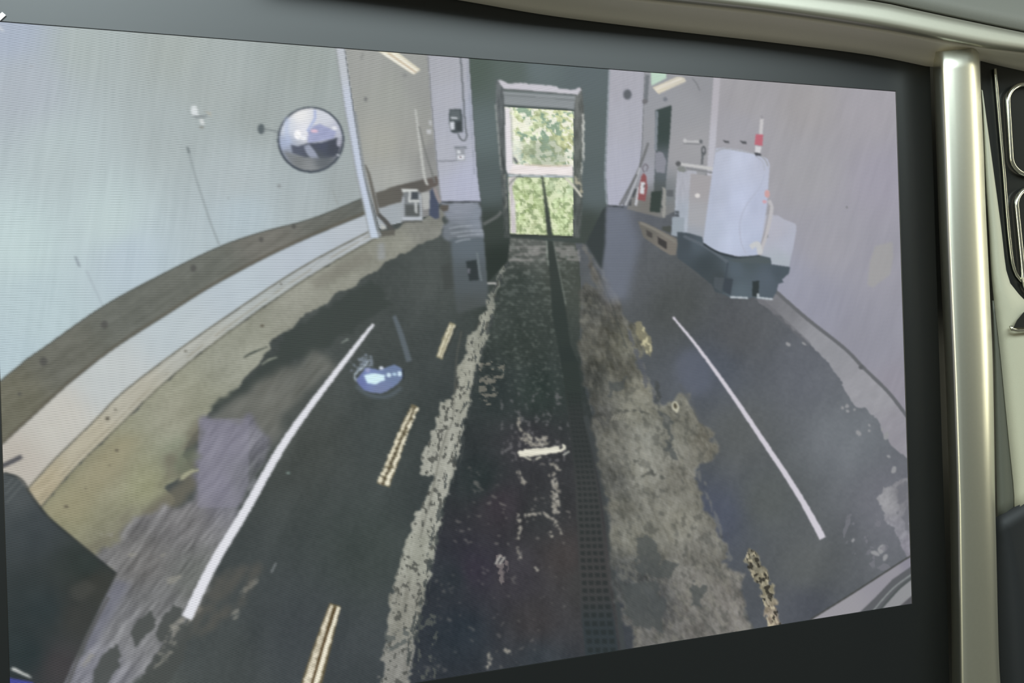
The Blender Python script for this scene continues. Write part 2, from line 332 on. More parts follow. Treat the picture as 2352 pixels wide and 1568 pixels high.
fill([(880, 1450), (950, 1440), (945, 1470), (890, 1500)], (88, 94, 92), p_dryL, cut=(0.45, 8, 8, 0, 34), alpha=0.8)

p_drain = part('floor_drain_slot', 'long narrow dark drain slot running to the roller door')
fill([(1243, 404), (1247, 404), (1254, 440), (1262, 490), (1270, 545), (1280, 600), (1290, 655), (1300, 715), (1310, 790), (1330, 840), (1290, 840), (1280, 790), (1268, 720), (1263, 640), (1257, 570), (1253, 500), (1248, 450)],
     [(1246, 420, 80, 90, 78), (1258, 500, 62, 70, 66), (1270, 600, 56, 63, 60), (1290, 760, 52, 60, 57), (1305, 830, 48, 56, 54)], p_drain, soft=0.8)
stroke([(1254, 530), (1257, 580), (1259, 610)], 2.5, (150, 160, 150), p_drain, soft=0.6, alpha=0.8); stroke([(1270, 545), (1279, 595), (1290, 650), (1300, 700)], 2.5, (138, 146, 138), p_drain, soft=0.8, alpha=0.6)
p_grate = part('drain_grate', 'dark square-mesh grate over the drain at the front')
gl = spline([(1288, 830), (1298, 900), (1310, 1000), (1320, 1100), (1325, 1200), (1334, 1400), (1344, 1500), (1354, 1720)]); gr = spline([(1328, 830), (1342, 950), (1362, 1050), (1378, 1150), (1390, 1260), (1408, 1400), (1420, 1500), (1440, 1720)])
fill([tuple(q) for q in gl] + [tuple(q) for q in gr[::-1]], [(1310, 860, 50, 58, 55), (1330, 1000, 56, 60, 60), (1350, 1150, 64, 66, 66), (1360, 1300, 66, 66, 66), (1380, 1500, 52, 60, 64)], p_grate, soft=2)
yy = 905.0
while yy < 1690:
    hgt = 5 + (yy - 900) * 0.012
    def at(c): 
        q = np.array([tuple(p) for p in c]); return float(np.interp(yy, q[:, 1], q[:, 0]))
    a, b = at(gl) + 3, at(gr) - 3; n = 4
    for k in range(n):
        p_hole = part('grate_hole', None, p_grate)
        x0 = a + (b - a) * (k + 0.14) / n; x1 = a + (b - a) * (k + 0.86) / n
        fill([(x0, yy - hgt / 2), (x1, yy - hgt / 2), (x1 + 1, yy + hgt / 2), (x0 + 1, yy + hgt / 2)], (38, 44, 44), p_hole, soft=1.6, alpha=0.4 + 0.2 * min(1, (yy - 900) / 300))
    yy += hgt * 1.75
stroke([(1345, 955), (1372, 1060), (1390, 1160), (1402, 1260), (1420, 1400), (1432, 1500)], 12, (66, 71, 72), p_mid, soft=3, alpha=0.8)

p_dryR = part('worn_concrete_patch', 'worn pale concrete patch right of the drain grate')
patch = [(1340, 556), (1360, 590), (1382, 625), (1417, 670), (1437, 722), (1466, 760), (1475, 800), (1463, 836), (1488, 884), (1506, 922), (1539, 933), (1560, 900), (1578, 907), (1590, 943), (1618, 979), (1649, 1014), (1646, 1045), (1608, 1070), (1598, 1086), (1608, 1132), (1613, 1170),
         (1634, 1178), (1659, 1227), (1677, 1275), (1654, 1290), (1672, 1303), (1710, 1326), (1705, 1362), (1720, 1418), (1734, 1446), (1740, 1500), (1460, 1500), (1445, 1440), (1415, 1380), (1405, 1290), (1398, 1200), (1385, 1120), (1375, 1050), (1362, 970), (1350, 900), (1332, 800), (1330, 700), (1340, 650), (1368, 660), (1360, 610)]
fill(patch, lift([(1360, 600, 108, 108, 102), (1400, 690, 100, 101, 97), (1365, 700, 76, 80, 76), (1380, 780, 86, 88, 80), (1440, 790, 104, 106, 94), (1360, 870, 78, 82, 78), (1430, 850, 92, 94, 86), (1470, 890, 128, 129, 116), (1385, 960, 88, 91, 88), (1460, 940, 126, 128, 116), (1490, 1000, 142, 145, 136), (1405, 1010, 110, 112, 104), (1560, 1000, 128, 130, 120), (1620, 1020, 122, 122, 112), (1470, 1080, 144, 146, 136), (1410, 1100, 92, 95, 91), (1570, 1100, 130, 131, 122), (1430, 1170, 110, 112, 104), (1560, 1200, 138, 139, 128), (1460, 1230, 124, 126, 116), (1620, 1260, 122, 123, 116), (1440, 1330, 84, 89, 90), (1500, 1390, 84, 88, 90), (1600, 1350, 118, 118, 112), (1680, 1380, 122, 121, 116), (1480, 1460, 104, 105, 102), (1600, 1430, 112, 112, 108)], -3, -5, -5),
     p_dryR, rag=10, rs=22, soft=5, tex=((12, 40, 40, 0, 35), (8, 8, 16, -25, 36), (7, 5, 7, -25, 37)))
fill(patch, (72, 74, 70), p_dryR, cut=(0.68, 9, 15, -25, 38), alpha=0.42, soft=0.8)
fill(patch, (146, 144, 130), p_dryR, cut=(0.70, 7, 16, -25, 39), alpha=0.28, soft=0.8)
for pts in (((1510, 930), (1540, 960), (1545, 1010), (1560, 1060), (1545, 1060), (1530, 1000)), ((1395, 880), (1440, 870), (1430, 900), (1400, 910)), ((1460, 1240), (1500, 1230), (1520, 1290), (1560, 1300), (1540, 1330), (1470, 1320)), ((1420, 1340), (1500, 1330), (1530, 1400), (1520, 1450), (1460, 1440), (1430, 1400)), ((1520, 1020), (1550, 1015), (1552, 1030), (1530, 1035)), ((1590, 1340), (1620, 1345), (1610, 1400), (1590, 1390))):
    fill(pts, (74, 79, 79), p_dryR, rag=9, rs=15, soft=3, alpha=0.7)
for pts, w in ((((1372, 958), (1400, 947), (1440, 942), (1490, 950)), 5), (((1450, 1072), (1458, 1060), (1470, 1055)), 5), (((1470, 1100), (1490, 1085), (1530, 1100)), 6), (((1505, 870), (1512, 905), (1508, 925)), 7)):
    stroke(pts, w * 1.5, (62, 65, 62), p_dryR, rag=4, rs=8, soft=1.2, alpha=0.55, cut=(0.45, 9, 6, 0, 95))
for i in range(6):
    stroke([(1404 + i * 7, 966 - i), (1412 + i * 7, 952 - i)], 3, (150, 148, 134), p_dryR, soft=0.8, alpha=0.8)
stroke([(1340, 560), (1385, 630), (1420, 700), (1445, 760), (1470, 830), (1500, 900), (1545, 990), (1600, 1080), (1640, 1180), (1680, 1290)], 9, (128, 128, 122), p_dryR, soft=2.5, alpha=0.45, rag=5, cut=(0.4, 6, 20, 0, 42))
stroke([(1372, 620), (1405, 700), (1425, 760), (1440, 800)], 3, (66, 70, 68), p_dryR, soft=1.2, alpha=0.6)
stroke([(1440, 745), (1460, 800), (1478, 860), (1500, 915)], 10, (84, 88, 96), p_dryR, soft=2.5, alpha=0.7, rag=4, cut=(0.3, 8, 14, -20, 96))
stroke([(1560, 880), (1590, 930), (1612, 970)], 9, (88, 92, 95), p_floor, soft=3, alpha=0.6)
p_crumb = part('rusty_residue', 'yellowish crumbly residue along the lower right floor')
p_crumb2 = part('rusty_residue', 'small yellow crumbs beside the upper right of the worn patch')
p_hole2 = part('pale_ring_mark', 'small pale ring mark on the worn concrete patch')
res = [(1720, 1258), (1738, 1268), (1752, 1296), (1766, 1326), (1779, 1367), (1786, 1400), (1795, 1436), (1798, 1460), (1766, 1460), (1760, 1410), (1746, 1357), (1726, 1320), (1708, 1290)]
fill(res, [(1725, 1290, 118, 114, 98), (1760, 1340, 146, 140, 118), (1775, 1430, 150, 138, 122)], p_crumb, rag=7, rs=12, soft=0.8, tex=((22, 5, 10, -20, 43),))
fill(res, (52, 50, 44), p_crumb, cut=(0.66, 8, 10, -20, 44), alpha=0.9); fill(res, (200, 190, 160), p_crumb, cut=(0.72, 6, 12, -20, 45), alpha=0.7)
fill([(1452, 738), (1474, 742), (1490, 770), (1500, 806), (1490, 816), (1478, 796), (1466, 770)], (134, 130, 106), p_crumb2, rag=5, rs=9, soft=1.2, alpha=0.85)
fill([(1460, 742), (1476, 746), (1488, 772), (1497, 802), (1488, 810), (1472, 780)], (196, 190, 154), p_crumb2, rag=5, rs=8, soft=0.8, cut=(0.55, 8, 8, 0, 46))
oval(1552, 934, 8, 14, (186, 184, 164), p_hole2, soft=1, rot=-15, rag=2); oval(1551, 932, 4, 7, (84, 80, 66), p_hole2, soft=1, rot=-15)

# ---- right floor details
fill([(1385, 475), (1440, 475), (1470, 560), (1440, 690), (1390, 690), (1375, 580)], (112, 119, 134), p_floor, soft=18, alpha=0.75)  # lilac reflection of the right back wall, painted on the floor
oval(1595, 855, 40, 55, (96, 102, 118), p_floor, soft=18, alpha=0.6, rot=-20)  # bluish reflection on the glass, painted into the floor colour
fill([(1340, 465), (1392, 468), (1390, 560), (1382, 620), (1345, 560)], (58, 65, 66), p_floor, soft=4)
p_dryedge = part('dry_floor_edge', 'pale dry floor edge along the right wall')
fill([tuple(q) for q in base_right] + [tuple(q) for q in dry_right[::-1]], [(1780, 695, 122, 123, 128), (1900, 800, 146, 147, 153), (2000, 900, 152, 152, 158), (2070, 1000, 146, 144, 152)], p_dryedge, rag=4, rs=14, soft=0.7, tex=((4, 12, 30, 45, 47),))
fill([(2045, 1112), (2070, 1100), (2100, 1090), (2100, 1290), (2081, 1278), (2073, 1252), (2053, 1214), (2028, 1195), (2033, 1180), (2022, 1162), (2014, 1140)], [(2040, 1150, 150, 150, 154), (2080, 1140, 116, 116, 122), (2060, 1220, 138, 138, 146), (2085, 1260, 134, 132, 142)], p_dryedge, rag=5, rs=10, soft=0.8, tex=((9, 9, 12, 30, 48),))
fill([(2056, 1130), (2064, 1100), (2100, 1100), (2100, 1230), (2075, 1220), (2062, 1160)], (110, 111, 118), p_floor, rag=8, rs=12, soft=1.5, alpha=0.8, cut=(0.42, 14, 14, 0, 49))
for sx, sy, rx, ry in ((1973, 994, 7, 6), (1935, 937, 4, 4), (1946, 933, 4, 5), (1947, 945, 4, 3), (1962, 940, 3, 3), (1998, 975, 3, 3), (1998, 987, 3, 3), (2026, 985, 3, 4), (2053, 1078, 5, 9), (2040, 1048, 5, 3), (1811, 790, 6, 4), (1848, 790, 6, 3), (2035, 1000, 6, 9), (2010, 1270, 10, 5), (2025, 1260, 7, 12), (2033, 1280, 5, 9), (1960, 1240, 3, 5)):
    oval(sx, sy, rx, ry, (146, 147, 150), p_dryedge, soft=0.8, rot=25, rag=2)
fill([(1930, 1180), (2040, 1180), (2060, 1300), (2000, 1320), (1940, 1250)], (122, 122, 130), p_dryedge, cut=(0.72, 14, 22, 20, 50), alpha=0.6)
stroke([(1738, 682), (1760, 700), (1810, 745), (1860, 792)], 10, (104, 105, 110), p_dryedge, soft=2, alpha=0.5)

# ---- left wall, rail board, skirting, kerb
p_lwall = part('side_wall', 'pale panelled wall on the left of the picture')
TL0, TR0 = (-60, 0), (2120, 150)
fill([(-60, 0), (775, 60), (794, 255), (820, 400), (835, 460)] + [tuple(q) for q in board_top[::-1]] + [(-60, 900)],
     lift([(20, 70, 176, 182, 196), (60, 200, 180, 184, 190), (200, 110, 178, 184, 180), (400, 120, 174, 178, 172), (700, 150, 164, 168, 162), (150, 350, 188, 197, 196), (400, 300, 176, 182, 180), (250, 500, 196, 208, 206), (50, 560, 198, 212, 210), (80, 700, 190, 204, 206), (300, 600, 188, 199, 206), (20, 820, 188, 202, 206),
      (550, 400, 182, 188, 188), (600, 260, 168, 172, 168), (560, 500, 184, 194, 198), (700, 440, 176, 182, 182), (790, 420, 166, 170, 168), (760, 260, 166, 170, 166), (480, 200, 174, 178, 174)], -8, -3, 0),
     p_lwall, tex=((2.2, 6, 90, 8, 51), (2, 14, 140, 8, 52)))
p_seam = part('panel_seam', None, p_lwall)
stroke([(434, 350), (449, 405), (467, 461), (485, 515), (504, 563)], 2.8, (138, 148, 150), p_seam, soft=0.6)
stroke([(430, 337), (435, 352)], 5, (112, 122, 124), p_seam, soft=1)
p_seam2 = part('panel_seam', None, p_lwall); stroke([(173, 589), (183, 613)], 3.2, (118, 128, 138), p_seam2, soft=0.6); stroke([(199, 622), (218, 664), (236, 701)], 2.5, (160, 172, 180), p_seam2, soft=0.8)
p_seam3 = part('panel_seam', None, p_lwall); stroke([(764, 435), (776, 470)], 2, (148, 154, 152), p_seam3, soft=0.7)
oval(641, 427, 4, 5, (146, 152, 154), p_lwall, soft=1); oval(524, 455, 2, 2, (150, 158, 160), p_lwall, soft=0.6); oval(73, 152, 3, 3, (164, 168, 172), p_lwall, soft=1)
p_hook = part('wall_hook', 'small white hook bracket high on the left wall')
fill([(440, 243), (450, 242), (455, 254), (456, 265), (443, 266), (438, 256)], (214, 220, 222), p_hook, soft=0.8)
fill([(441, 266), (478, 264), (470, 271), (450, 272)], (138, 146, 148), p_hook, soft=0.8)
stroke([(462, 273), (466, 286)], 8, (212, 216, 216), p_hook, soft=1); oval(463, 292, 5, 3, (140, 142, 136), p_hook, soft=1)
fill([(470, 255), (486, 258), (484, 268)], (176, 172, 158), p_hook, soft=2, alpha=0.6)
p_board = part('wall_rail_board', 'long weathered brown board along the foot of left wall')
fill([tuple(q) for q in board_top] + [tuple(q) for q in board_bot[::-1]], lift([(40, 930, 108, 102, 86), (150, 830, 104, 100, 90), (300, 720, 102, 100, 92), (480, 620, 106, 104, 96), (620, 560, 112, 106, 98), (760, 510, 102, 99, 92), (840, 475, 98, 96, 90)], 2, 7, 8),
     p_board, soft=0.6, tex=((5, 60, 9, -33, 53), (3, 16, 16, 0, 54)))
stroke([tuple(q) for q in board_top], 2.5, (86, 92, 88), p_board, soft=0.7, alpha=0.6, smooth=False)
stroke([(q[0], q[1] - 5) for q in board_bot], 8, (86, 80, 68), p_board, soft=2.5, alpha=0.45, smooth=False)
for kx, ky, r in ((100, 830, 9), (444, 616, 7), (45, 905, 4), (240, 745, 8), (600, 550, 5), (675, 520, 5)): oval(kx, ky, r, r * 1.2, (78, 78, 76), p_board, soft=2.5, alpha=0.7)
p_skirt = part('skirting_band', 'pale band of wall below the brown rail board')
fill([tuple(q) for q in board_bot] + [tuple(q) for q in skirt_bot[::-1]], [(30, 1070, 186, 180, 170), (130, 960, 194, 192, 184), (250, 870, 190, 196, 196), (400, 760, 184, 195, 200), (550, 660, 182, 194, 202), (700, 590, 180, 190, 200), (820, 520, 180, 188, 196)],
     p_skirt, soft=0.6, tex=((2, 40, 40, 0, 55),))
p_kerb = part('wall_kerb', 'narrow pale kerb where left wall meets the floor')
fill([tuple(q) for q in skirt_bot] + [tuple(q) for q in kerb_bot[::-1]], [(90, 1130, 174, 164, 138), (200, 1010, 180, 174, 154), (300, 920, 178, 175, 160), (450, 800, 176, 178, 170), (600, 690, 170, 176, 174), (750, 600, 172, 178, 180), (850, 545, 176, 182, 186)],
     p_kerb, rag=1.5, rs=20, soft=0.6, tex=((6, 50, 7, -38, 56),))
stroke([tuple(q) for q in skirt_bot], 3.2, (108, 106, 94), p_kerb, soft=0.8, smooth=False, alpha=0.85)
stroke([(q[0] - 6, q[1] - 9) for q in kerb_bot], 3, (140, 134, 116), p_kerb, soft=1.2, smooth=False, alpha=0.55, cut=(0.35, 50, 9, -38, 57))
stroke([(q[0] + 1, q[1] + 1) for q in kerb_bot], 4, (94, 94, 82), p_tan, soft=1.2, smooth=False, alpha=0.65)
for kx, ky, r in ((247, 961, 4), (265, 940, 2.5), (426, 806, 2.5), (645, 652, 2)): oval(kx, ky, r, r, (82, 78, 68), p_kerb, soft=0.8)

# ---- far left bay
p_fwall = part('far_side_wall', 'grey far section of left wall beyond the white post')
fill([(785, 60), (985, 60), (983, 128), (992, 260), (1006, 405), (1012, 430), (1014, 464), (985, 495), (905, 515), (872, 525), (860, 480), (835, 400)],
     [(830, 140, 158, 160, 156), (900, 220, 158, 161, 155), (960, 200, 150, 152, 149), (880, 330, 164, 165, 157), (960, 330, 156, 157, 152), (900, 410, 166, 168, 163), (990, 350, 140, 141, 140), (900, 495, 160, 168, 174), (990, 470, 130, 130, 130)], p_fwall, tex=((2, 10, 90, 5, 58),))
stroke([(834, 122), (829, 137)], 3, (132, 134, 132), p_fwall, soft=1); oval(840, 228, 3.5, 6, (120, 122, 122), p_fwall, soft=1.2); oval(930, 173, 6, 5, (140, 142, 140), p_fwall, soft=2)
p_board2 = part('wall_rail_board', 'short brown board on the far wall behind the stool')
fill([(862, 443), (900, 430), (957, 415), (1006, 404), (1010, 424), (967, 443), (921, 464), (870, 478)], [(880, 455, 98, 96, 90), (960, 430, 92, 90, 86), (1000, 414, 100, 92, 88)], p_board2, soft=0.7, rag=1)
p_pole = part('leaning_pole', 'white pole leaning on the far left wall')
stroke([(954, 250, 4), (962, 310, 5), (974, 400, 6), (982, 425, 5)], 5, (188, 190, 186), p_pole, soft=0.8)
stroke([(963, 290, 3), (976, 345, 3), (993, 400, 4), (999, 420, 3)], 3, (116, 118, 116), p_pole, soft=0.8)
p_switch = part('wall_switch', 'tiny white switch box on the far wall corner')
box(980, 297, 990, 308, (188, 190, 192), p_switch, soft=0.8); box(986, 276, 992, 288, (182, 184, 186), p_switch, soft=0.8)
p_lamp = part('ceiling_light', 'warm white tube light at the top beside white post')
fill([(868, 117), (912, 119), (966, 160), (949, 171)], [(890, 125, 226, 222, 200), (955, 165, 220, 214, 192)], p_lamp, soft=0.8)
p_tube = part('light_tube', None, p_lamp)
stroke([(880, 122), (952, 168)], 4, (236, 234, 224), p_tube, soft=0.8); p_tube2 = part('light_tube', None, p_lamp); stroke([(902, 122), (958, 163)], 4, (238, 234, 220), p_tube2, soft=0.8); stroke([(891, 121), (955, 166)], 3, (196, 176, 152), p_lamp, soft=1)
p_bwL = part('back_wall', 'pale lilac back wall left of the roller door')
fill([(978, 60), (1072, 60), (1078, 138), (1097, 400), (1105, 463), (1013, 463), (1006, 405), (992, 260)], [(1020, 160, 168, 170, 178), (1040, 230, 172, 174, 184), (1020, 350, 174, 177, 188), (1080, 420, 176, 180, 200), (1085, 250, 166, 172, 188)], p_bwL, soft=0.8, tex=((2, 5, 60, 4, 59),))
stroke([(980, 128), (993, 260), (1006, 405), (1013, 462)], 2, (130, 132, 134), p_bwL, soft=0.8, alpha=0.7); stroke([(1013, 464), (1105, 463)], 3, (64, 68, 74), p_bwL, soft=0.7)
p_cable = part('power_cable', 'grey cable running down the wall to the control box')
stroke([(1058, 130), (1064, 220), (1069, 290), (1072, 312), (1066, 323), (1057, 318), (1052, 306)], 3, (88, 94, 98), p_cable, soft=0.7); stroke([(1073, 138), (1080, 250), (1090, 400)], 2, (146, 152, 166), p_bwL, soft=0.8)
p_cbox = part('control_box', 'dark control box mounted on the back wall')
fill([(1032, 251), (1058, 250), (1061, 255), (1063, 303), (1044, 306), (1036, 303), (1031, 280)], (74, 82, 86), p_cbox, soft=0.8)
p_lid = part('box_lid', None, p_cbox); fill([(1034, 254), (1056, 253), (1058, 276), (1034, 277)], (96, 104, 108), p_lid, soft=0.8); box(1036, 269, 1050, 273, (206, 210, 216), p_lid, soft=0.6)
p_lever = part('lever', 'white lever', p_cbox); fill([(1033, 280), (1043, 279), (1044, 297), (1035, 299)], (204, 208, 216), p_lever, soft=0.7); box(1048, 280, 1059, 300, (60, 66, 70), p_cbox, soft=1)
p_sock = part('socket_box', 'small white socket box below the control box')
box(1044, 336, 1072, 342, (126, 132, 140), p_sock, soft=1); fill([(1046, 342), (1067, 341), (1069, 369), (1048, 370)], (150, 154, 162), p_sock, soft=0.8); box(1050, 345, 1058, 353, (212, 216, 222), p_sock, soft=0.7); box(1051, 356, 1066, 367, (216, 219, 226), p_sock, soft=0.7); oval(1058, 361, 2, 2, (110, 90, 96), p_sock)
stroke([(1005, 370), (1048, 369)], 2.5, (122, 126, 134), p_sock, soft=0.6)

p_stool = part('step_stool', 'white framed stool standing by the far left wall')
fill([(926, 440), (966, 440), (970, 506), (924, 508)], (122, 127, 130), p_stool, soft=1.5); box(931, 470, 964, 496, (88, 92, 92), p_stool, soft=2.5)
p_seat = part('stool_top', None, p_stool); fill([(922, 434), (959, 434), (961, 440), (924, 441)], (206, 210, 208), p_seat, soft=0.7)
box(943, 441, 960, 459, (74, 80, 86), p_stool, soft=0.8); p_leg = part('stool_leg', None, p_stool)
stroke([(942, 439), (940, 462)], 5, (200, 204, 204), p_leg, soft=0.7); stroke([(938, 462), (965, 461)], 5, (200, 204, 202), p_leg, soft=0.7); stroke([(955, 464), (956, 490)], 5, (188, 192, 192), p_leg, soft=0.8)
stroke([(926, 452), (925, 505)], 5, (164, 170, 176), p_leg, soft=0.8); stroke([(965, 446), (968, 505)], 5, (170, 176, 182), p_leg, soft=0.8); fill([(924, 498), (968, 498), (969, 506), (924, 506)], (182, 188, 196), p_leg, soft=0.7)
stroke([(922, 510), (970, 508)], 4, (90, 92, 88), p_tan, soft=1.5)
p_stand = part('blue_stand', 'dark blue stand beside the white stool')
fill([(968, 443), (988, 440), (990, 478), (972, 482)], (172, 174, 172), p_stand, soft=1); fill([(988, 438), (994, 432), (1000, 452), (1008, 466), (1009, 500), (1000, 503), (986, 494)], (74, 82, 102), p_stand, soft=1.2); stroke([(998, 432), (1010, 464)], 6, (150, 140, 140), p_stand, soft=1)
fill([(1014, 470), (1030, 468), (1032, 482), (1020, 486), (1010, 480)], (92, 88, 82), p_stand, rag=3, soft=1.2)
p_brace = part('leaning_plank', 'dark plank leaning behind the white post')
stroke([(838, 378, 3), (847, 400, 6), (860, 455, 8), (869, 495, 8)], 7, (104, 102, 96), p_brace, soft=0.8); stroke([(869, 492, 9), (885, 508, 10), (905, 532, 10)], 10, (84, 84, 82), p_brace, soft=0.8); fill([(874, 530), (907, 527), (906, 540), (876, 543)], (98, 97, 90), p_brace, soft=1.5)
fill([(874, 512), (890, 524), (876, 528)], (184, 186, 182), p_brace, soft=1)
p_post = part('wall_post', 'white vertical post standing between the two left wall sections')
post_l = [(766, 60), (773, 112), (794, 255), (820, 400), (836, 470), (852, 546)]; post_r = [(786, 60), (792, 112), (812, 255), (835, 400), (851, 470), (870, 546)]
stroke(post_l, 6, (146, 151, 152), p_post, soft=1.5, alpha=0.8)  # painted shadow line along the post's left edge
fill(post_l + post_r[::-1], [(784, 140, 188, 193, 200), (800, 255, 192, 200, 216), (830, 400, 192, 202, 220), (860, 530, 190, 202, 218)], p_post, soft=0.8)
stroke([(q[0] + 3, q[1]) for q in post_r[2:]], 5, (134, 140, 144), p_post, soft=1)

# ---- convex mirror on the left wall
p_mir = part('convex_mirror', 'round convex mirror with dark rim on the left wall')
p_arm = part('mirror_arm', None, p_mir); stroke([(604, 296), (622, 299), (642, 303)], 3.5, (128, 136, 138), p_arm, soft=0.6); oval(600, 296, 8, 12, (92, 102, 106), p_arm, soft=1)
oval(714, 321, 77, 76, (66, 74, 84), p_mir, soft=0.8, rot=10)
p_face = part('mirror_face', None, p_mir)  # reflected scene and glare are painted onto this face
oval(714, 320, 72.5, 71.5, [(690, 265, 232, 232, 232), (660, 290, 210, 216, 226), (750, 268, 206, 210, 220), (775, 300, 186, 190, 206), (700, 300, 226, 227, 234), (652, 330, 164, 176, 202), (660, 355, 142, 150, 166), (690, 375, 126, 130, 132), (715, 385, 138, 142, 144), (750, 375, 112, 117, 122), (775, 345, 116, 120, 132)], p_face, soft=0.8, rot=10)
fill([(708, 300), (722, 288), (735, 284), (772, 302), (766, 318), (706, 330)], (158, 164, 198), p_face, soft=3, tex=((8, 14, 8, -10, 60),))
fill([(668, 332), (684, 336), (705, 329), (740, 327), (774, 316), (781, 332), (776, 356), (750, 366), (700, 362), (672, 352)], [(680, 345, 88, 94, 110), (740, 335, 76, 82, 100), (765, 340, 70, 75, 86), (730, 358, 82, 88, 96)], p_face, soft=2)
fill([(698, 336), (710, 331), (724, 348), (734, 366), (716, 366), (704, 352)], (150, 157, 176), p_face, soft=2.5); fill([(650, 345), (700, 362), (770, 360), (750, 384), (700, 390), (665, 372)], [(680, 368, 120, 124, 126), (740, 372, 96, 102, 108), (710, 384, 136, 140, 143)], p_face, soft=4, alpha=0.8)
stroke([(724, 252), (723, 272), (714, 288), (706, 302)], 5, (164, 178, 218), p_face, soft=1.5); stroke([(660, 270), (658, 300), (664, 330)], 9, (176, 190, 220), p_face, soft=4, alpha=0.7)
oval(722, 301, 8, 4, (226, 190, 206), p_face, soft=1.5); oval(684, 309, 8, 11, (250, 250, 252), p_face, soft=2); oval(697, 317, 7, 5, (240, 242, 248), p_face, soft=2); oval(768, 294, 6, 4, (232, 234, 238), p_face, soft=1.2); oval(778, 328, 5, 9, (168, 170, 186), p_face, soft=1.2); oval(777, 356, 4, 2, (200, 206, 212), p_face, soft=0.8)

# ---- dark door surround and roller door opening
p_frame = part('door_surround', 'dark surround of the roller door with its floor reflection')
fill([(1070, 60), (1402, 90), (1400, 166), (1392, 400), (1396, 470), (1385, 480), (1345, 560), (1172, 545), (1166, 600), (1120, 650), (1112, 545), (1105, 463), (1097, 400), (1078, 138)],  # lower left end paints the surround's reflection in the wet floor
     lift([(1090, 160, 88, 100, 98), (1110, 300, 103, 115, 121), (1125, 430, 92, 102, 108), (1240, 160, 106, 117, 124), (1180, 165, 96, 107, 108), (1350, 180, 100, 110, 118), (1365, 300, 98, 108, 114), (1365, 440, 97, 107, 114), (1130, 520, 66, 73, 74), (1145, 600, 52, 59, 60), (1350, 520, 72, 79, 80)], -6, -5, -10), p_frame, soft=1.2)
stroke([(1110, 515), (1140, 498), (1152, 485)], 7, (122, 124, 124), p_frame, soft=2.5, alpha=0.6)
fill([(1140, 180), (1160, 200), (1162, 400), (1172, 545), (1158, 545), (1150, 400), (1138, 240)], [(1150, 220, 96, 102, 104), (1155, 400, 84, 90, 90), (1163, 520, 72, 78, 76)], p_frame, soft=1.5, tex=((14, 6, 22, 0, 61),))
stroke([(1138, 240), (1144, 310), (1151, 390)], 2.5, (158, 163, 160), p_frame, soft=0.8); stroke([(1158, 400), (1162, 450), (1164, 480)], 5, (120, 124, 118), p_frame, rag=2, soft=1, cut=(0.4, 6, 8, 0, 62))
fill([(1318, 215), (1336, 200), (1342, 260), (1336, 400), (1338, 470), (1332, 545), (1314, 545), (1318, 400)], [(1328, 240, 104, 108, 106), (1326, 380, 96, 102, 98), (1325, 500, 84, 90, 88)], p_frame, soft=1.2, tex=((14, 6, 22, 0, 63),))
stroke([(1340, 260), (1340, 330), (1336, 400)], 4, (196, 198, 192), p_frame, soft=0.8, rag=2, rs=8, cut=(0.25, 8, 14, 0, 64)); stroke([(1318, 405), (1330, 420), (1337, 440)], 9, (170, 166, 146), p_frame, rag=4, rs=7, soft=0.8, cut=(0.4, 7, 7, 0, 65))
stroke([(1120, 650), (1140, 651)], 4, (196, 194, 190), p_frame, soft=0.8)
p_head = part('door_header', 'white bent header strip above the roller door')
fill([(1143, 186), (1150, 184), (1166, 191), (1200, 191), (1279, 198), (1284, 204), (1318, 206), (1332, 200), (1336, 206), (1324, 219), (1200, 208), (1158, 205)], (198, 196, 204), p_head, rag=1.2, rs=8, soft=0.8); stroke([(1156, 206), (1200, 208), (1325, 219)], 3, (92, 98, 98), p_head, soft=0.8)
p_roll = part('roller_door', 'grey bottom of the raised roller door')
fill([(1156, 209), (1322, 221), (1318, 253), (1158, 242)], (140, 146, 149), p_roll, soft=0.8, tex=((4, 200, 4, 4, 66),)); stroke([(1158, 218), (1320, 230)], 2, (110, 116, 118), p_roll, soft=0.8); stroke([(1158, 242), (1318, 253)], 4, (70, 78, 76), p_roll, soft=0.8)
p_tree = part('tree_foliage', 'sunlit green tree foliage seen through the open door')
fol = [(1160, 245), (1317, 255), (1317, 384), (1168, 380)]
fill(fol, [(1200, 270, 206, 216, 170), (1290, 275, 206, 214, 164), (1240, 300, 196, 210, 168), (1190, 330, 206, 218, 178), (1300, 330, 202, 208, 158), (1250, 350, 156, 172, 136), (1290, 360, 178, 186, 146), (1200, 365, 206, 214, 180)], p_tree, tex=((28, 15, 13, 0, 67), (26, 6, 6, 0, 68)))
fill(fol, (128, 158, 140), p_tree, cut=(0.58, 13, 10, 20, 69), alpha=0.75); fill(fol, (248, 246, 230), p_tree, cut=(0.54, 12, 11, 0, 70), alpha=0.85)
fill([(1215, 330), (1270, 318), (1300, 340), (1308, 378), (1230, 380), (1205, 360)], (150, 165, 140), p_tree, rag=10, soft=5, alpha=0.5)
fill([(1170, 310), (1200, 330), (1200, 372), (1172, 376)], (238, 240, 228), p_tree, rag=8, rs=12, soft=4, alpha=0.7)
p_road = part('bright_road', 'bright sunlit road strip beyond the open door')
fill([(1164, 374), (1210, 378), (1317, 380), (1317, 404), (1166, 400)], (236, 228, 226), p_road, soft=1.2, rag=1.5, tex=((6, 30, 6, 0, 71),)); stroke([(1205, 378), (1260, 381), (1310, 380)], 3, (182, 170, 140), p_road, soft=1, alpha=0.7); stroke([(1168, 403), (1317, 406)], 4, (196, 206, 210), p_road, soft=0.8)
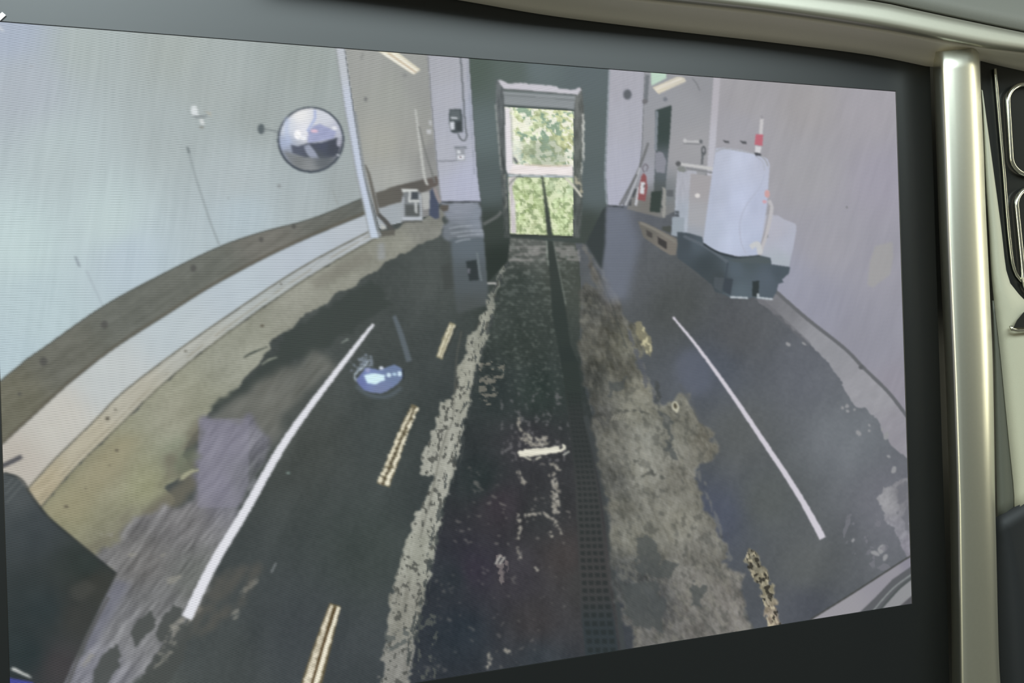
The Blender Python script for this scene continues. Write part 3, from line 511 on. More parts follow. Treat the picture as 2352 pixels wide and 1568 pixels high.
fill([(1159, 246), (1171, 247), (1178, 378), (1168, 400), (1163, 390)], (226, 222, 226), p_road, soft=1); stroke([(1173, 250), (1179, 376)], 2.5, (156, 160, 158), p_road, soft=0.7, alpha=0.8); stroke([(1180, 362), (1188, 374)], 5, (100, 104, 110), p_road, soft=1)
p_grass = part('grass_patch', 'yellow green grass seen at the door threshold')
gra = [(1168, 407), (1317, 408), (1316, 542), (1172, 537)]
fill(gra, lift([(1200, 420, 170, 186, 134), (1290, 420, 172, 188, 148), (1200, 470, 174, 194, 132), (1290, 480, 176, 194, 138), (1230, 520, 178, 190, 142)], 14, 14, 18), p_grass, tex=((22, 14, 14, 0, 72), (24, 5, 5, 0, 73)))
fill(gra, (226, 234, 196), p_grass, cut=(0.56, 11, 11, 0, 74), alpha=0.75); fill(gra, (120, 140, 96), p_grass, cut=(0.66, 9, 10, 0, 75), alpha=0.6)
fill([(1168, 408), (1186, 404), (1176, 430), (1184, 470), (1186, 536), (1173, 536)], (206, 200, 202), p_frame, soft=1, tex=((10, 5, 24, 0, 76),)); stroke([(1166, 428), (1178, 414), (1196, 402)], 3, (120, 126, 118), p_frame, soft=0.8)
stroke([(1172, 539), (1316, 544)], 3, (56, 60, 54), p_frame, soft=0.8, alpha=0.9); stroke([(1298, 408), (1318, 428), (1336, 452)], 5, (206, 204, 190), p_frame, soft=0.8)
fill([(1243, 404), (1247, 404), (1254, 440), (1262, 490), (1270, 545), (1257, 545), (1253, 500), (1248, 450)], [(1246, 420, 82, 92, 78), (1260, 520, 64, 72, 66)], p_drain, soft=0.6)

# ---- back wall right and far right bay
p_bwR = part('back_wall', 'pale lilac back wall right of the roller door')
fill([(1401, 100), (1484, 100), (1481, 171), (1475, 332), (1468, 400), (1430, 474), (1396, 472), (1391, 400)], [(1430, 190, 168, 168, 178), (1440, 280, 170, 171, 182), (1430, 380, 172, 174, 188), (1420, 450, 172, 174, 190)], p_bwR, soft=0.8, tex=((2, 5, 60, -3, 78),))
stroke([(1400, 160), (1394, 300), (1390, 400), (1394, 470)], 3, (148, 158, 166), p_bwR, soft=0.8); stroke([(1396, 472), (1432, 475)], 3, (60, 66, 70), p_bwR, soft=0.8)
p_vent = part('round_wall_vent', 'small round grey vent in the right back wall'); oval(1441, 217, 11, 13, (136, 138, 148), p_vent, soft=0.8); oval(1441, 217, 8.5, 10.5, (96, 100, 106), p_vent, soft=0.8)
p_rfar = part('far_right_wall', 'grey far section of right wall with the dark doorway')
fill([(1482, 110), (1660, 120), (1642, 183), (1626, 395), (1560, 480), (1520, 500), (1440, 480), (1468, 400), (1475, 332)], [(1500, 230, 150, 152, 158), (1580, 250, 152, 153, 158), (1600, 330, 158, 158, 162), (1560, 350, 156, 156, 160), (1490, 400, 156, 158, 168), (1520, 440, 120, 126, 130), (1620, 200, 146, 147, 152), (1490, 470, 118, 116, 112)], p_rfar, soft=0.8)
stroke([(1487, 172), (1483, 235)], 9, (114, 119, 124), p_rfar, soft=1.2); oval(1481, 233, 6, 6, (112, 112, 116), p_rfar, soft=1.2); oval(1528, 228, 5, 5, (118, 122, 130), p_rfar, soft=1.5)
p_win = part('small_window', 'small pale green window behind the right ceiling light'); fill([(1494, 150), (1532, 150), (1530, 180), (1496, 197)], (186, 212, 194), p_win, soft=0.8)
p_lampR = part('ceiling_light', 'warm white tube light at the top beside green window'); fill([(1499, 201), (1555, 176), (1572, 178), (1576, 187), (1512, 216)], [(1505, 207, 214, 206, 186), (1560, 183, 206, 200, 184)], p_lampR, soft=0.8); p_tubeR = part('light_tube', None, p_lampR); stroke([(1506, 205), (1566, 180)], 5, (222, 216, 204), p_tubeR, soft=1)
stroke([(1590, 180), (1600, 192), (1607, 208)], 3, (124, 126, 130), p_rfar, soft=1)
p_doorway = part('dark_doorway', 'tall dark doorway in the far right wall'); fill([(1506, 253), (1543, 241), (1539, 310), (1531, 400), (1526, 480), (1500, 470), (1506, 345)], [(1525, 300, 60, 72, 70), (1530, 380, 96, 104, 110), (1510, 460, 84, 90, 90)], p_doorway, soft=0.8); stroke([(1509, 255), (1506, 345)], 6, (128, 136, 144), p_doorway, soft=1)
fill([(1505, 350), (1524, 352), (1530, 372), (1528, 400), (1505, 396)], (136, 138, 148), p_doorway, soft=2, rag=3)
p_rods = part('leaning_rods', 'bundle of rods leaning beside the fire extinguisher')
stroke([(1489, 328, 5), (1478, 360, 6), (1462, 400, 5), (1423, 472, 5)], 5, (112, 114, 116), p_rods, soft=0.8); stroke([(1470, 385, 6), (1455, 430, 6), (1436, 472, 6)], 5, (176, 178, 184), p_rods, soft=0.8); stroke([(1463, 400), (1430, 470)], 3, (100, 102, 104), p_rods, soft=0.8); stroke([(1462, 430), (1446, 472)], 5, (70, 74, 78), p_rods, soft=1, cut=(0.45, 6, 10, 0, 79)); stroke([(1468, 430), (1460, 472)], 6, (190, 192, 198), p_rods, soft=1)
p_ext = part('fire_extinguisher', 'red fire extinguisher on the far right wall'); fill([(1473, 404), (1478, 398), (1484, 402), (1487, 430), (1482, 462), (1465, 458), (1468, 430)], (142, 86, 88), p_ext, soft=0.8)
p_extl = part('white_label', 'white label', p_ext); fill([(1472, 418), (1482, 418), (1479, 446), (1469, 444)], (206, 208, 212), p_extl, soft=0.7); p_hose = part('extinguisher_hose', None, p_ext); stroke([(1480, 396), (1476, 386), (1482, 377), (1488, 383), (1484, 394)], 2.5, (110, 104, 112), p_hose, soft=0.6); stroke([(1478, 430), (1482, 424)], 3, (90, 80, 80), p_ext, soft=0.6)
p_cab = part('floor_cabinet', 'dark low cabinet beside the fire extinguisher'); fill([(1496, 440), (1520, 438), (1516, 488), (1492, 486)], (58, 68, 64), p_cab, soft=1.2); stroke([(1526, 430), (1524, 500)], 8, (150, 150, 146), p_cab, soft=2, rag=2)
p_brk = part('wall_bracket', 'short white towel bar on the far right wall'); stroke([(1572, 325), (1608, 326)], 6, (184, 184, 186), p_brk, soft=0.8); stroke([(1570, 329), (1608, 331)], 2.5, (116, 118, 122), p_brk, soft=0.8); oval(1610, 325, 4, 5, (104, 108, 112), p_brk, soft=1); oval(1573, 323, 4, 5, (190, 190, 192), p_brk, soft=0.8)
p_ring = part('hanging_loop', 'dark loop hanging beside the white pilaster'); oval(1616, 346, 6, 11, (88, 92, 96), p_ring, soft=0.8); oval(1616, 345, 2.5, 6, (150, 150, 156), p_ring, soft=0.6); stroke([(1614, 354), (1612, 378)], 5, (100, 104, 108), p_ring, soft=0.8)
p_rwall = part('side_wall', 'plain pale lilac wall on the right of the picture')
fill([(1640, 120), (2140, 150), (2160, 1100)] + [tuple(q) for q in base_right[::-1]] + [(1700, 640), (1640, 420), (1640, 300)],
     lift([(1720, 230, 158, 156, 158), (1850, 240, 158, 155, 155), (2000, 240, 160, 157, 162), (1850, 400, 158, 157, 160), (2030, 420, 156, 153, 164), (1900, 560, 156, 155, 162), (2050, 600, 150, 149, 158), (1870, 700, 146, 147, 160), (2000, 780, 142, 142, 152), (2070, 900, 144, 141, 150), (1800, 640, 150, 152, 166), (1700, 300, 158, 157, 162)], 2, 2, 4), p_rwall, soft=0.8, tex=((2.0, 9, 70, 18, 80), (1.5, 30, 90, 18, 81)))
stroke([tuple(q) for q in base_right], 8, (102, 104, 108), p_dryedge, soft=1.2, smooth=False); oval(1978, 843, 6, 5, (94, 96, 100), p_dryedge, soft=1); oval(1945, 476, 2, 3, (126, 126, 132), p_rwall, soft=0.8)
fill([(2010, 565), (2050, 555), (2052, 590), (2045, 630), (2005, 660), (1992, 655), (1998, 600)], (162, 161, 156), p_rwall, soft=6, alpha=0.6)  # yellowish glare on the glass, painted into the wall colour
p_pil = part('wall_pilaster', 'white vertical pilaster left of the big tank'); fill([(1641, 150), (1656, 150), (1653, 200), (1640, 385), (1636, 480), (1618, 470), (1624, 385)], [(1647, 200, 178, 175, 182), (1634, 370, 184, 184, 194)], p_pil, soft=0.9)

# ---- tank corner
p_can = part('plastic_canister', 'pale plastic canister standing under the shelf bar'); fill([(1556, 392), (1600, 392), (1594, 545), (1548, 540), (1552, 440)], [(1570, 420, 172, 174, 184), (1570, 500, 168, 176, 188)], p_can, soft=1.2, tex=((7, 8, 30, 0, 82),))
p_can2 = part('plastic_canister', 'greyish canister pressed against the big white tank'); fill([(1586, 398), (1645, 405), (1620, 560), (1578, 545)], [(1610, 430, 162, 159, 162), (1600, 500, 164, 165, 170), (1590, 540, 156, 162, 172)], p_can2, soft=1.5); oval(1602, 449, 6, 5, (216, 212, 210), p_can2, soft=2)
fill([(1544, 498), (1572, 500), (1570, 545), (1542, 540)], (150, 160, 170), p_can, soft=1.2); fill([(1550, 484), (1560, 484), (1560, 498), (1548, 497)], (84, 90, 96), p_can, soft=1, cut=(0.3, 5, 5, 0, 83)); fill([(1532, 436), (1547, 436), (1546, 452), (1530, 450)], (96, 100, 104), p_can, soft=1); fill([(1522, 520), (1542, 518), (1540, 535), (1520, 528)], (76, 80, 76), p_can, soft=2)
p_shelf = part('shelf_bar', 'white shelf bar above the plastic canisters'); stroke([(1562, 377), (1600, 382), (1640, 388)], 7, (194, 194, 194), p_shelf, soft=0.8); stroke([(1575, 386), (1640, 397)], 4, (128, 130, 134), p_shelf, soft=1); oval(1558, 376, 6, 6, (92, 94, 96), p_shelf, soft=1); oval(1565, 390, 9, 7, (130, 134, 132), p_shelf, soft=1, rag=4)
p_jug = part('plastic_jug', 'pale square jug behind the big tank at right wall'); fill([(1750, 500), (1764, 492), (1788, 495), (1800, 503), (1828, 514), (1829, 530), (1822, 570), (1812, 613), (1768, 606), (1742, 590)], [(1780, 530, 176, 177, 190), (1810, 560, 174, 178, 194), (1790, 600, 168, 176, 186)], p_jug, soft=1, tex=((2, 20, 30, 0, 84),)); oval(1760, 541, 4, 5, (92, 98, 104), p_jug, soft=1)
p_tank = part('storage_tank', 'big white cylindrical tank standing in the dark tray')
tk = [(1644, 341), (1662, 339), (1700, 344), (1740, 354), (1763, 365), (1768, 378), (1767, 392), (1762, 470), (1748, 560), (1744, 586), (1700, 590), (1655, 580), (1628, 568), (1615, 556), (1622, 500), (1634, 410)]
fill(tk, lift([(1655, 360, 190, 193, 204), (1700, 370, 198, 202, 216), (1750, 380, 192, 194, 206), (1650, 450, 186, 190, 202), (1700, 460, 198, 203, 220), (1740, 470, 188, 192, 208), (1630, 540, 186, 192, 204), (1690, 550, 196, 202, 218), (1735, 570, 184, 190, 206)], -9, -6, 1), p_tank, soft=1, tex=((2.5, 18, 40, 0, 85),))
p_rim = part('tank_lid', None, p_tank); stroke([(1644, 348), (1664, 341), (1700, 346), (1738, 354), (1757, 366), (1764, 382)], 3, (160, 162, 166), p_rim, soft=1); stroke([(1735, 358), (1752, 372), (1756, 392)], 2.5, (172, 176, 188), p_rim, soft=1)
p_those = part('tank_hose', None, p_tank); stroke([(1756, 400), (1745, 430), (1715, 470), (1700, 510), (1702, 555), (1714, 582)], 3, (176, 182, 202), p_those, soft=1); stroke([(1766, 460, 8), (1772, 480, 9), (1762, 530, 9), (1744, 588, 8)], 9, (186, 184, 188), p_those, soft=1.2); stroke([(1768, 470), (1756, 535), (1744, 570)], 2, (148, 146, 148), p_those, soft=0.8)
oval(1762, 445, 6, 9, (204, 160, 160), p_those, soft=1.5); oval(1756, 463, 5, 4, (206, 160, 170), p_those, soft=1); stroke([(1724, 568), (1740, 560), (1746, 582)], 12, (196, 198, 200), p_those, soft=2.5)
p_gauge = part('level_gauge', 'red and white level tube on top of the tank', p_tank); stroke([(1750, 272), (1747, 312)], 8, (196, 194, 196), p_gauge, soft=0.8); oval(1750, 269, 3, 4, (150, 148, 154), p_gauge, soft=0.8); fill([(1736, 308), (1753, 309), (1751, 335), (1733, 332)], (190, 104, 118), p_gauge, soft=0.8); fill([(1735, 335), (1749, 337), (1746, 352), (1734, 350)], (206, 206, 210), p_gauge, soft=0.7); fill([(1732, 350), (1746, 352), (1750, 357), (1736, 358)], (76, 78, 84), p_gauge, soft=0.8)
p_peg = part('wall_peg', 'left dark peg on right wall above the tank'); p_peg2 = part('wall_peg', 'right dark peg beside the red and white gauge'); fill([(1659, 322), (1675, 324), (1674, 329), (1666, 328)], (84, 86, 90), p_peg, soft=0.8); fill([(1699, 323), (1714, 325), (1714, 331), (1706, 330)], (84, 86, 90), p_peg2, soft=0.8)
p_tray = part('spill_tray', 'dark blue grey plastic tray holding the white tanks')
fill([(1556, 532), (1582, 535), (1613, 544), (1616, 560), (1640, 577), (1690, 590), (1745, 586), (1770, 592), (1772, 607), (1815, 613), (1812, 628), (1796, 642), (1800, 648), (1788, 652), (1783, 672), (1774, 686), (1740, 686), (1732, 682), (1718, 685), (1678, 684), (1668, 678), (1642, 670), (1636, 655), (1600, 625), (1556, 592)],
     lift([(1575, 560, 60, 68, 78), (1620, 610, 54, 62, 70), (1650, 640, 56, 63, 70), (1600, 560, 72, 82, 94), (1690, 620, 76, 87, 100), (1760, 640, 76, 86, 100), (1720, 600, 68, 78, 86), (1700, 670, 80, 92, 104), (1790, 625, 66, 76, 88)], 10, 11, 8), p_tray, soft=0.9)
stroke([(1570, 542), (1620, 566), (1672, 602)], 7, (96, 105, 114), p_tray, soft=1.5, alpha=0.8); stroke([(1616, 560), (1650, 580), (1700, 592), (1745, 588)], 4, (54, 62, 68), p_tray, soft=1); fill([(1672, 596), (1740, 588), (1768, 594), (1770, 606), (1690, 602)], (82, 92, 96), p_tray, soft=1.5)
stroke([(1672, 602), (1666, 640)], 2.5, (66, 75, 84), p_tray, soft=1)
p_slot = part('tray_slot', None, p_tray); fill([(1728, 646), (1744, 644), (1742, 682), (1728, 680)], (52, 60, 62), p_slot, soft=1.5); p_slot = part('tray_slot', None, p_tray); fill([(1664, 638), (1684, 640), (1678, 678), (1660, 668)], (64, 72, 80), p_slot, soft=1.5); fill([(1640, 636), (1664, 638), (1656, 670), (1640, 660)], (86, 93, 100), p_slot, soft=2.5, alpha=0.6)
p_foot = part('tray_foot', None, p_tray); stroke([(1677, 682), (1718, 684)], 4, (188, 196, 202), p_foot, soft=0.7); p_foot = part('tray_foot', None, p_tray); stroke([(1738, 683), (1775, 687)], 4, (188, 196, 202), p_foot, soft=0.7); oval(1741, 678, 3, 5, (176, 184, 190), p_foot, soft=0.8)
p_pal = part('wooden_pallet', 'brown wooden pallet lying left of the dark tray')
fill([(1465, 508), (1482, 512), (1520, 530), (1554, 548), (1556, 560), (1552, 586), (1540, 586), (1520, 574), (1478, 545)], [(1480, 525, 108, 106, 100), (1540, 560, 122, 117, 110)], p_pal, soft=1); stroke([(1470, 511), (1510, 530), (1552, 556)], 6, (130, 127, 119), p_pal, soft=1); p_gap = part('pallet_gap', None, p_pal); fill([(1484, 527), (1498, 535), (1498, 547), (1486, 541)], (76, 74, 72), p_gap, soft=1); p_gap = part('pallet_gap', None, p_pal); fill([(1510, 543), (1532, 556), (1531, 573), (1512, 560)], (64, 62, 62), p_gap, soft=1)

# ---- glints on the wet floor, left
p_glint = [part('light_reflection', 'far yellow streak of a ceiling light mirrored in wet floor'), part('light_reflection', 'middle dotted yellow streak of light mirrored in wet floor'), part('light_reflection', 'nearest double yellow streak of light at the bottom edge')]
stroke([(1040, 741, 14), (1024, 780, 15), (1009, 823, 16)], 14, (150, 144, 116), p_glint[0], soft=0.9, rag=1.5, rs=6); stroke([(1036, 745), (1020, 782), (1006, 818)], 4, (226, 220, 194), p_glint[0], soft=0.8, rag=2, rs=5); stroke([(1044, 746), (1028, 785), (1014, 820)], 3, (220, 214, 190), p_glint[0], soft=0.8, rag=2, rs=5); stroke([(1050, 748), (1034, 786), (1018, 822)], 2.5, (50, 52, 48), p_floor, soft=0.8, alpha=0.8)
stroke([(954, 931, 16), (930, 985, 20), (905, 1050, 25), (880, 1114, 28)], 20, (110, 103, 80), p_glint[1], soft=1, rag=2, rs=6)
stroke([(948, 935, 5), (922, 988, 7), (896, 1050, 9), (871, 1112, 10)], 8, (222, 215, 190), p_glint[1], soft=0.8, rag=3, rs=5, cut=(0.2, 9, 4, 20, 86)); stroke([(959, 936, 5), (936, 990, 6), (912, 1052, 8), (888, 1113, 9)], 7, (232, 226, 202), p_glint[1], soft=0.8, rag=3, rs=5, cut=(0.2, 9, 4, 20, 87))
for k in range(16):
    t = k / 15; cx = 954 + (880 - 954) * t; cy = 938 + 172 * t; oval(cx - 2, cy, 2.4 + 1.2 * t, 1.8 + 0.8 * t, (64, 54, 40), p_glint[1], soft=0.8, alpha=0.8)
stroke([(770, 1388, 26), (742, 1480, 38), (714, 1575, 46), (670, 1725, 52)], 26, (100, 90, 64), p_glint[2], soft=1.5)
stroke([(762, 1390, 7), (732, 1480, 13), (703, 1575, 18), (657, 1725, 22)], 8, (208, 200, 178), p_glint[2], soft=1, rag=2, rs=8, tex=((24, 8, 8, 0, 88),)); stroke([(778, 1394, 8), (751, 1480, 11), (724, 1575, 13), (680, 1725, 15)], 8, (236, 230, 208), p_glint[2], soft=1, rag=1.5, rs=8); stroke([(770, 1395), (743, 1480), (715, 1575), (670, 1725)], 3.5, (78, 56, 30), p_glint[2], soft=1)
stroke([(623, 1315), (634, 1292)], 4, (146, 150, 152), p_floor, soft=1.5, alpha=0.7); oval(662, 1086, 4, 2.5, (120, 138, 132), p_floor, soft=1)
p_mrefl = part('mirror_reflection', 'bright blue white reflection of the mirror in the puddle')
fill([(818, 872), (840, 846), (870, 850), (905, 836), (922, 850), (925, 866), (905, 890), (870, 903), (838, 900)], [(850, 870, 120, 138, 186), (900, 855, 108, 126, 160), (870, 895, 116, 128, 164), (830, 880, 104, 116, 168)], p_mrefl, soft=2.5, rag=3)
fill([(838, 862), (862, 858), (884, 860), (882, 872), (862, 881), (842, 880)], (208, 236, 246), p_mrefl, soft=1.5, rag=2); oval(893, 861, 5, 5, (206, 230, 244), p_mrefl, soft=1); oval(906, 859, 5, 4, (176, 204, 226), p_mrefl, soft=1); oval(918, 858, 5, 6, (206, 228, 244), p_mrefl, soft=1); oval(876, 845, 5, 4, (206, 214, 226), p_mrefl, soft=1); oval(845, 850, 5, 5, (150, 158, 196), p_mrefl, soft=1.2)
stroke([(848, 824, 3), (840, 838, 5), (824, 850, 6), (815, 862, 4), (818, 876, 3)], 5, (176, 190, 202), p_mrefl, soft=0.9, rag=3, rs=6); fill([(806, 862), (800, 830), (826, 806), (854, 812), (858, 846), (836, 848)], (140, 152, 168), p_mrefl, cut=(0.60, 6, 6, -40, 89), alpha=0.7, soft=0.7)
stroke([(818, 886), (850, 908), (890, 910), (922, 890)], 8, (96, 108, 118), p_mrefl, soft=4, alpha=0.6); stroke([(926, 848), (926, 872)], 2.5, (40, 46, 50), p_floor, soft=1)

# ---- own vehicle at the lower corners
p_veh = part('vehicle_corner', 'black corner of own vehicle at lower left')
fill([(-40, 1062), (10, 1086), (34, 1092), (50, 1105), (68, 1132), (112, 1188), (190, 1254), (268, 1317), (240, 1372), (196, 1460), (148, 1568), (90, 1720), (-60, 1760)], [(40, 1130, 76, 82, 84), (80, 1220, 62, 69, 72), (200, 1300, 50, 58, 56), (100, 1400, 50, 59, 61), (60, 1500, 44, 54, 56), (180, 1420, 60, 62, 60), (140, 1530, 66, 64, 66), (220, 1340, 58, 60, 56)], p_veh, soft=1.2, tex=((2.5, 40, 40, 0, 90),))
stroke([(10, 1086), (38, 1094), (55, 1108), (70, 1134), (112, 1188), (190, 1254), (266, 1317)], 5, (44, 49, 50), p_veh, soft=1.5, alpha=0.8)
for q in (((12, 1118), (30, 1098)), ((12, 1135), (42, 1104)), ((14, 1155), (52, 1112))): stroke(q, 2.5, (104, 110, 110), p_veh, soft=1)
stroke([(250, 1370), (205, 1455), (160, 1560), (120, 1680)], 7, (86, 86, 86), p_veh, soft=2.5, alpha=0.8); fill([(160, 1350), (200, 1330), (220, 1350), (190, 1380), (165, 1375)], (76, 76, 72), p_veh, soft=7, alpha=0.5)
p_lever2 = part('vehicle_rod', 'dark rod tip of own vehicle above the black corner'); stroke([(-20, 1082, 11), (20, 1063, 11), (50, 1048, 11)], 11, (88, 88, 92), p_lever2, soft=1)
stroke([(27, 1534, 8), (50, 1545, 7), (72, 1556, 4)], 7, (190, 194, 190), p_veh, soft=1); fill([(20, 1556), (75, 1566), (120, 1700), (20, 1740)], (66, 72, 150), p_veh, soft=3)
p_vehR = part('vehicle_panel', 'silver body panel of own vehicle at lower right')
fill([(1850, 1432), (1863, 1422), (1960, 1362), (2076, 1287), (2100, 1274), (2110, 1400), (1850, 1470)], [(1920, 1400, 152, 150, 156), (2050, 1310, 146, 144, 152), (2085, 1290, 136, 134, 146)], p_vehR, soft=0.8); stroke([(1862, 1422), (1960, 1361), (2076, 1286), (2096, 1276)], 3, (64, 66, 62), p_vehR, soft=1)
fill([(1968, 1412), (2010, 1372), (2050, 1330), (2096, 1298), (2110, 1290), (2110, 1330), (2070, 1350), (2020, 1404), (2010, 1412)], (92, 94, 98), p_vehR, soft=1.2); fill([(2020, 1404), (2066, 1352), (2100, 1325), (2110, 1380), (2060, 1398)], (142, 143, 146), p_vehR, soft=1); stroke([(2002, 1406), (2050, 1352), (2095, 1318)], 3, (140, 146, 146), p_vehR, soft=1); stroke([(2014, 1408), (2064, 1352), (2096, 1326)], 5, (80, 86, 86), p_vehR, soft=1); fill([(2062, 1395), (2096, 1366), (2110, 1390)], (88, 88, 92), p_vehR, soft=1.2)

# ---- overlay of the display: reversing guide lines and close icon
p_gL = part('guide_line', 'left white reversing guide line drawn over the picture')
stroke([(858, 744, 6), (814, 800, 10), (664, 1000, 17), (566, 1168, 20), (487, 1300, 22), (429, 1419, 25)], 20, (222, 223, 230), p_gL, soft=0.6, rag=0.8, rs=5)
p_gR = part('guide_line', 'right white reversing guide line drawn over the picture')
stroke([(1546, 728, 5), (1606, 802, 7), (1685, 911, 9.5), (1755, 1015, 11), (1817, 1108, 12.5), (1857, 1175, 14), (1890, 1236, 16)], 10, (206, 202, 212), p_gR, soft=0.6, rag=0.6, rs=5)
stroke([(-14, 50, 5), (8, 72, 5)], 5, (200, 206, 214), p_lwall, soft=1)

# ------------------------------------------------------------------ build the panel from the painted cells
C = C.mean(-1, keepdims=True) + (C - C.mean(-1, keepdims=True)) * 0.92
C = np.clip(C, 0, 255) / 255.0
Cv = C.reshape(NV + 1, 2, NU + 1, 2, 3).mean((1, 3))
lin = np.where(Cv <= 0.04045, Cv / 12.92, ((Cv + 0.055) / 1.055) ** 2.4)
lab = L[1:2 * NV:2, 1:2 * NU:2]                               # one label for each cell
vid = np.arange((NV + 1) * (NU + 1)).reshape(NV + 1, NU + 1)
quad = np.stack([vid[:-1, :-1], vid[1:, :-1], vid[1:, 1:], vid[:-1, 1:]], -1)
gu, gv = np.meshgrid(np.arange(NU + 1) / NU, np.arange(NV + 1) / NV)
pos = np.stack([gu * W, np.zeros_like(gu), Z0 + H - gv * H], -1).reshape(-1, 3)
rgba = np.concatenate([lin.reshape(-1, 3), np.ones((pos.shape[0], 1))], 1)

M_pic, nt, pb = nodes_of('display_pixels')
at_ = nt.nodes.new('ShaderNodeAttribute'); at_.attribute_name = 'picture'
tc = nt.nodes.new('ShaderNodeTexCoord'); sep = nt.nodes.new('ShaderNodeSeparateXYZ'); nt.links.new(tc.outputs['Object'], sep.inputs[0])
def math_node(op, a, b=None):
    n = nt.nodes.new('ShaderNodeMath'); n.operation = op
    for i, v in enumerate((a, b)):
        if v is None: continue
        if isinstance(v, (int, float)): n.inputs[i].default_value = v
        else: nt.links.new(v, n.inputs[i])
    return n.outputs[0]
rows = math_node('SINE', math_node('MULTIPLY', sep.outputs[2], 2 * math.pi * 800 / H))          # pixel rows of the panel
nz = nt.nodes.new('ShaderNodeTexNoise'); nz.inputs['Scale'].default_value = 160; nt.links.new(tc.outputs['Object'], nz.inputs['Vector'])
grain = nt.nodes.new('ShaderNodeTexNoise'); grain.inputs['Scale'].default_value = 4500; grain.inputs['Detail'].default_value = 1; nt.links.new(tc.outputs['Object'], grain.inputs['Vector'])
amp = math_node('MULTIPLY', nz.outputs['Fac'], 1.1)
gain = math_node('ADD', math_node('MULTIPLY', rows, amp), 0.95)
gain = math_node('ADD', gain, math_node('MULTIPLY', grain.outputs['Fac'], 0.10))
vm = nt.nodes.new('ShaderNodeVectorMath'); vm.operation = 'SCALE'
nt.links.new(at_.outputs['Color'], vm.inputs[0]); nt.links.new(gain, vm.inputs['Scale'])
nt.links.new(vm.outputs[0], pb.inputs['Emission Color']); pb.inputs['Emission Strength'].default_value = 1.0
pb.inputs['Base Color'].default_value = (0.002, 0.002, 0.002, 1); pb.inputs['Roughness'].default_value = 0.45; pb.inputs['Specular IOR Level'].default_value = 0.02

display = empty('dashboard_display', (W / 2, 0.004, Z0 - 0.03))
tag(display, 'wide dashboard display in a black glass bezel showing a reversing camera picture', 'display')
def child(o, parent):
    o.parent = parent; o.matrix_parent_inverse = parent.matrix_world.inverted()
bpy.context.view_layer.update()
made = {}
for i, (name, par, label) in enumerate(PARTS):
    q = quad[lab == i]
    if len(q) == 0: continue
    used, inv = np.unique(q, return_inverse=True); inv = inv.reshape(-1)
    me = bpy.data.meshes.new(name); nf = len(q)
    me.vertices.add(len(used)); me.vertices.foreach_set('co', pos[used].ravel().astype(np.float32))
    me.loops.add(nf * 4); me.loops.foreach_set('vertex_index', inv.astype(np.int32))
    me.polygons.add(nf); me.polygons.foreach_set('loop_start', (np.arange(nf) * 4).astype(np.int32)); me.polygons.foreach_set('loop_total', np.full(nf, 4, np.int32))
    me.update(calc_edges=True)
    ca = me.color_attributes.new('picture', 'FLOAT_COLOR', 'POINT'); ca.data.foreach_set('color', rgba[used].ravel().astype(np.float32))
    me.materials.append(M_pic)
    o = bpy.data.objects.new(name, me); COL.objects.link(o)
    if label: o['label'] = label
    made[i] = o
for i, o in made.items():
    par = PARTS[i][1]
    if par is not None and par in made: o.parent = made[par]
    else: o.parent = display
for i, o in made.items():
    if o.parent is display: o.matrix_parent_inverse = Matrix.Translation(-display.location)

# ------------------------------------------------------------------ bezel and housing of the display
def slab(name, quads_xz, y0, y1, matl, parent):
    v = []; f = []
    for (xa, za, xb, zb) in quads_xz:
        b = len(v)
        for y in (y0, y1): v += [(xa, y, za), (xb, y, za), (xb, y, zb), (xa, y, zb)]
        f += [(b, b + 1, b + 2, b + 3), (b + 7, b + 6, b + 5, b + 4), (b, b + 4, b + 5, b + 1), (b + 1, b + 5, b + 6, b + 2), (b + 2, b + 6, b + 7, b + 3), (b + 3, b + 7, b + 4, b)]
    o = mesh_obj(name, v, f, matl); child(o, parent); return o
def ring_frame(name, outer, inner, yf, yb, lip, matl, parent):
    """Frame with a chamfered inner lip: outer and inner are (x0, z0, x1, z1)."""
    def rect(r, y): return [(r[0], y, r[1]), (r[2], y, r[1]), (r[2], y, r[3]), (r[0], y, r[3])]
    i2 = (inner[0] - lip, inner[1] - lip, inner[2] + lip, inner[3] + lip)
    v = rect(outer, yb) + rect(outer, yf) + rect(i2, yf) + rect(inner, yf + 0.00015) + rect(inner, yb); f = []
    for a in range(0, 16, 4):
        for k in range(4): f.append((a + k, a + (k + 1) % 4, a + 4 + (k + 1) % 4, a + 4 + k))
    for k in range(4): f.append((16 + k, 16 + (k + 1) % 4, (k + 1) % 4, k))
    o = mesh_obj(name, v, f, matl); child(o, parent); return o
xr = float(P(2152, 700)[0])
ring_frame('bezel', (-0.022, Z0 - 0.060, xr, Z0 + H + 0.026), (0, Z0, W, Z0 + H), -0.00025, 0.006, 0.00012, M_bezel, display)
slab('screen_backing', [(-0.02, Z0 - 0.02, xr - 0.002, Z0 + H + 0.02)], 0.0062, 0.022, M_back, display)
M_icon = mat('lit_icon', (0.8, 0.82, 0.82), rough=0.5); M_icon.node_tree.nodes['Principled BSDF'].inputs['Emission Color'].default_value = (0.8, 0.85, 0.85, 1); M_icon.node_tree.nodes['Principled BSDF'].inputs['Emission Strength'].default_value = 0.7
a, b = P(9, 31, -0.0007), P(-12, 50, -0.0007); d = (b - a); n = np.array((d[2], 0, -d[0])); n = n / np.linalg.norm(n) * 0.0005
v = [a + n, a - n, b - n, b + n]; v = v + [q + np.array((0, 0.0002, 0)) for q in v]
ic = mesh_obj('close_icon', v, [(0, 1, 2, 3), (7, 6, 5, 4), (0, 4, 5, 1), (1, 5, 6, 2), (2, 6, 7, 3), (3, 7, 4, 0)], M_icon); child(ic, display); ic['label'] = 'white close cross at the top left of the display'

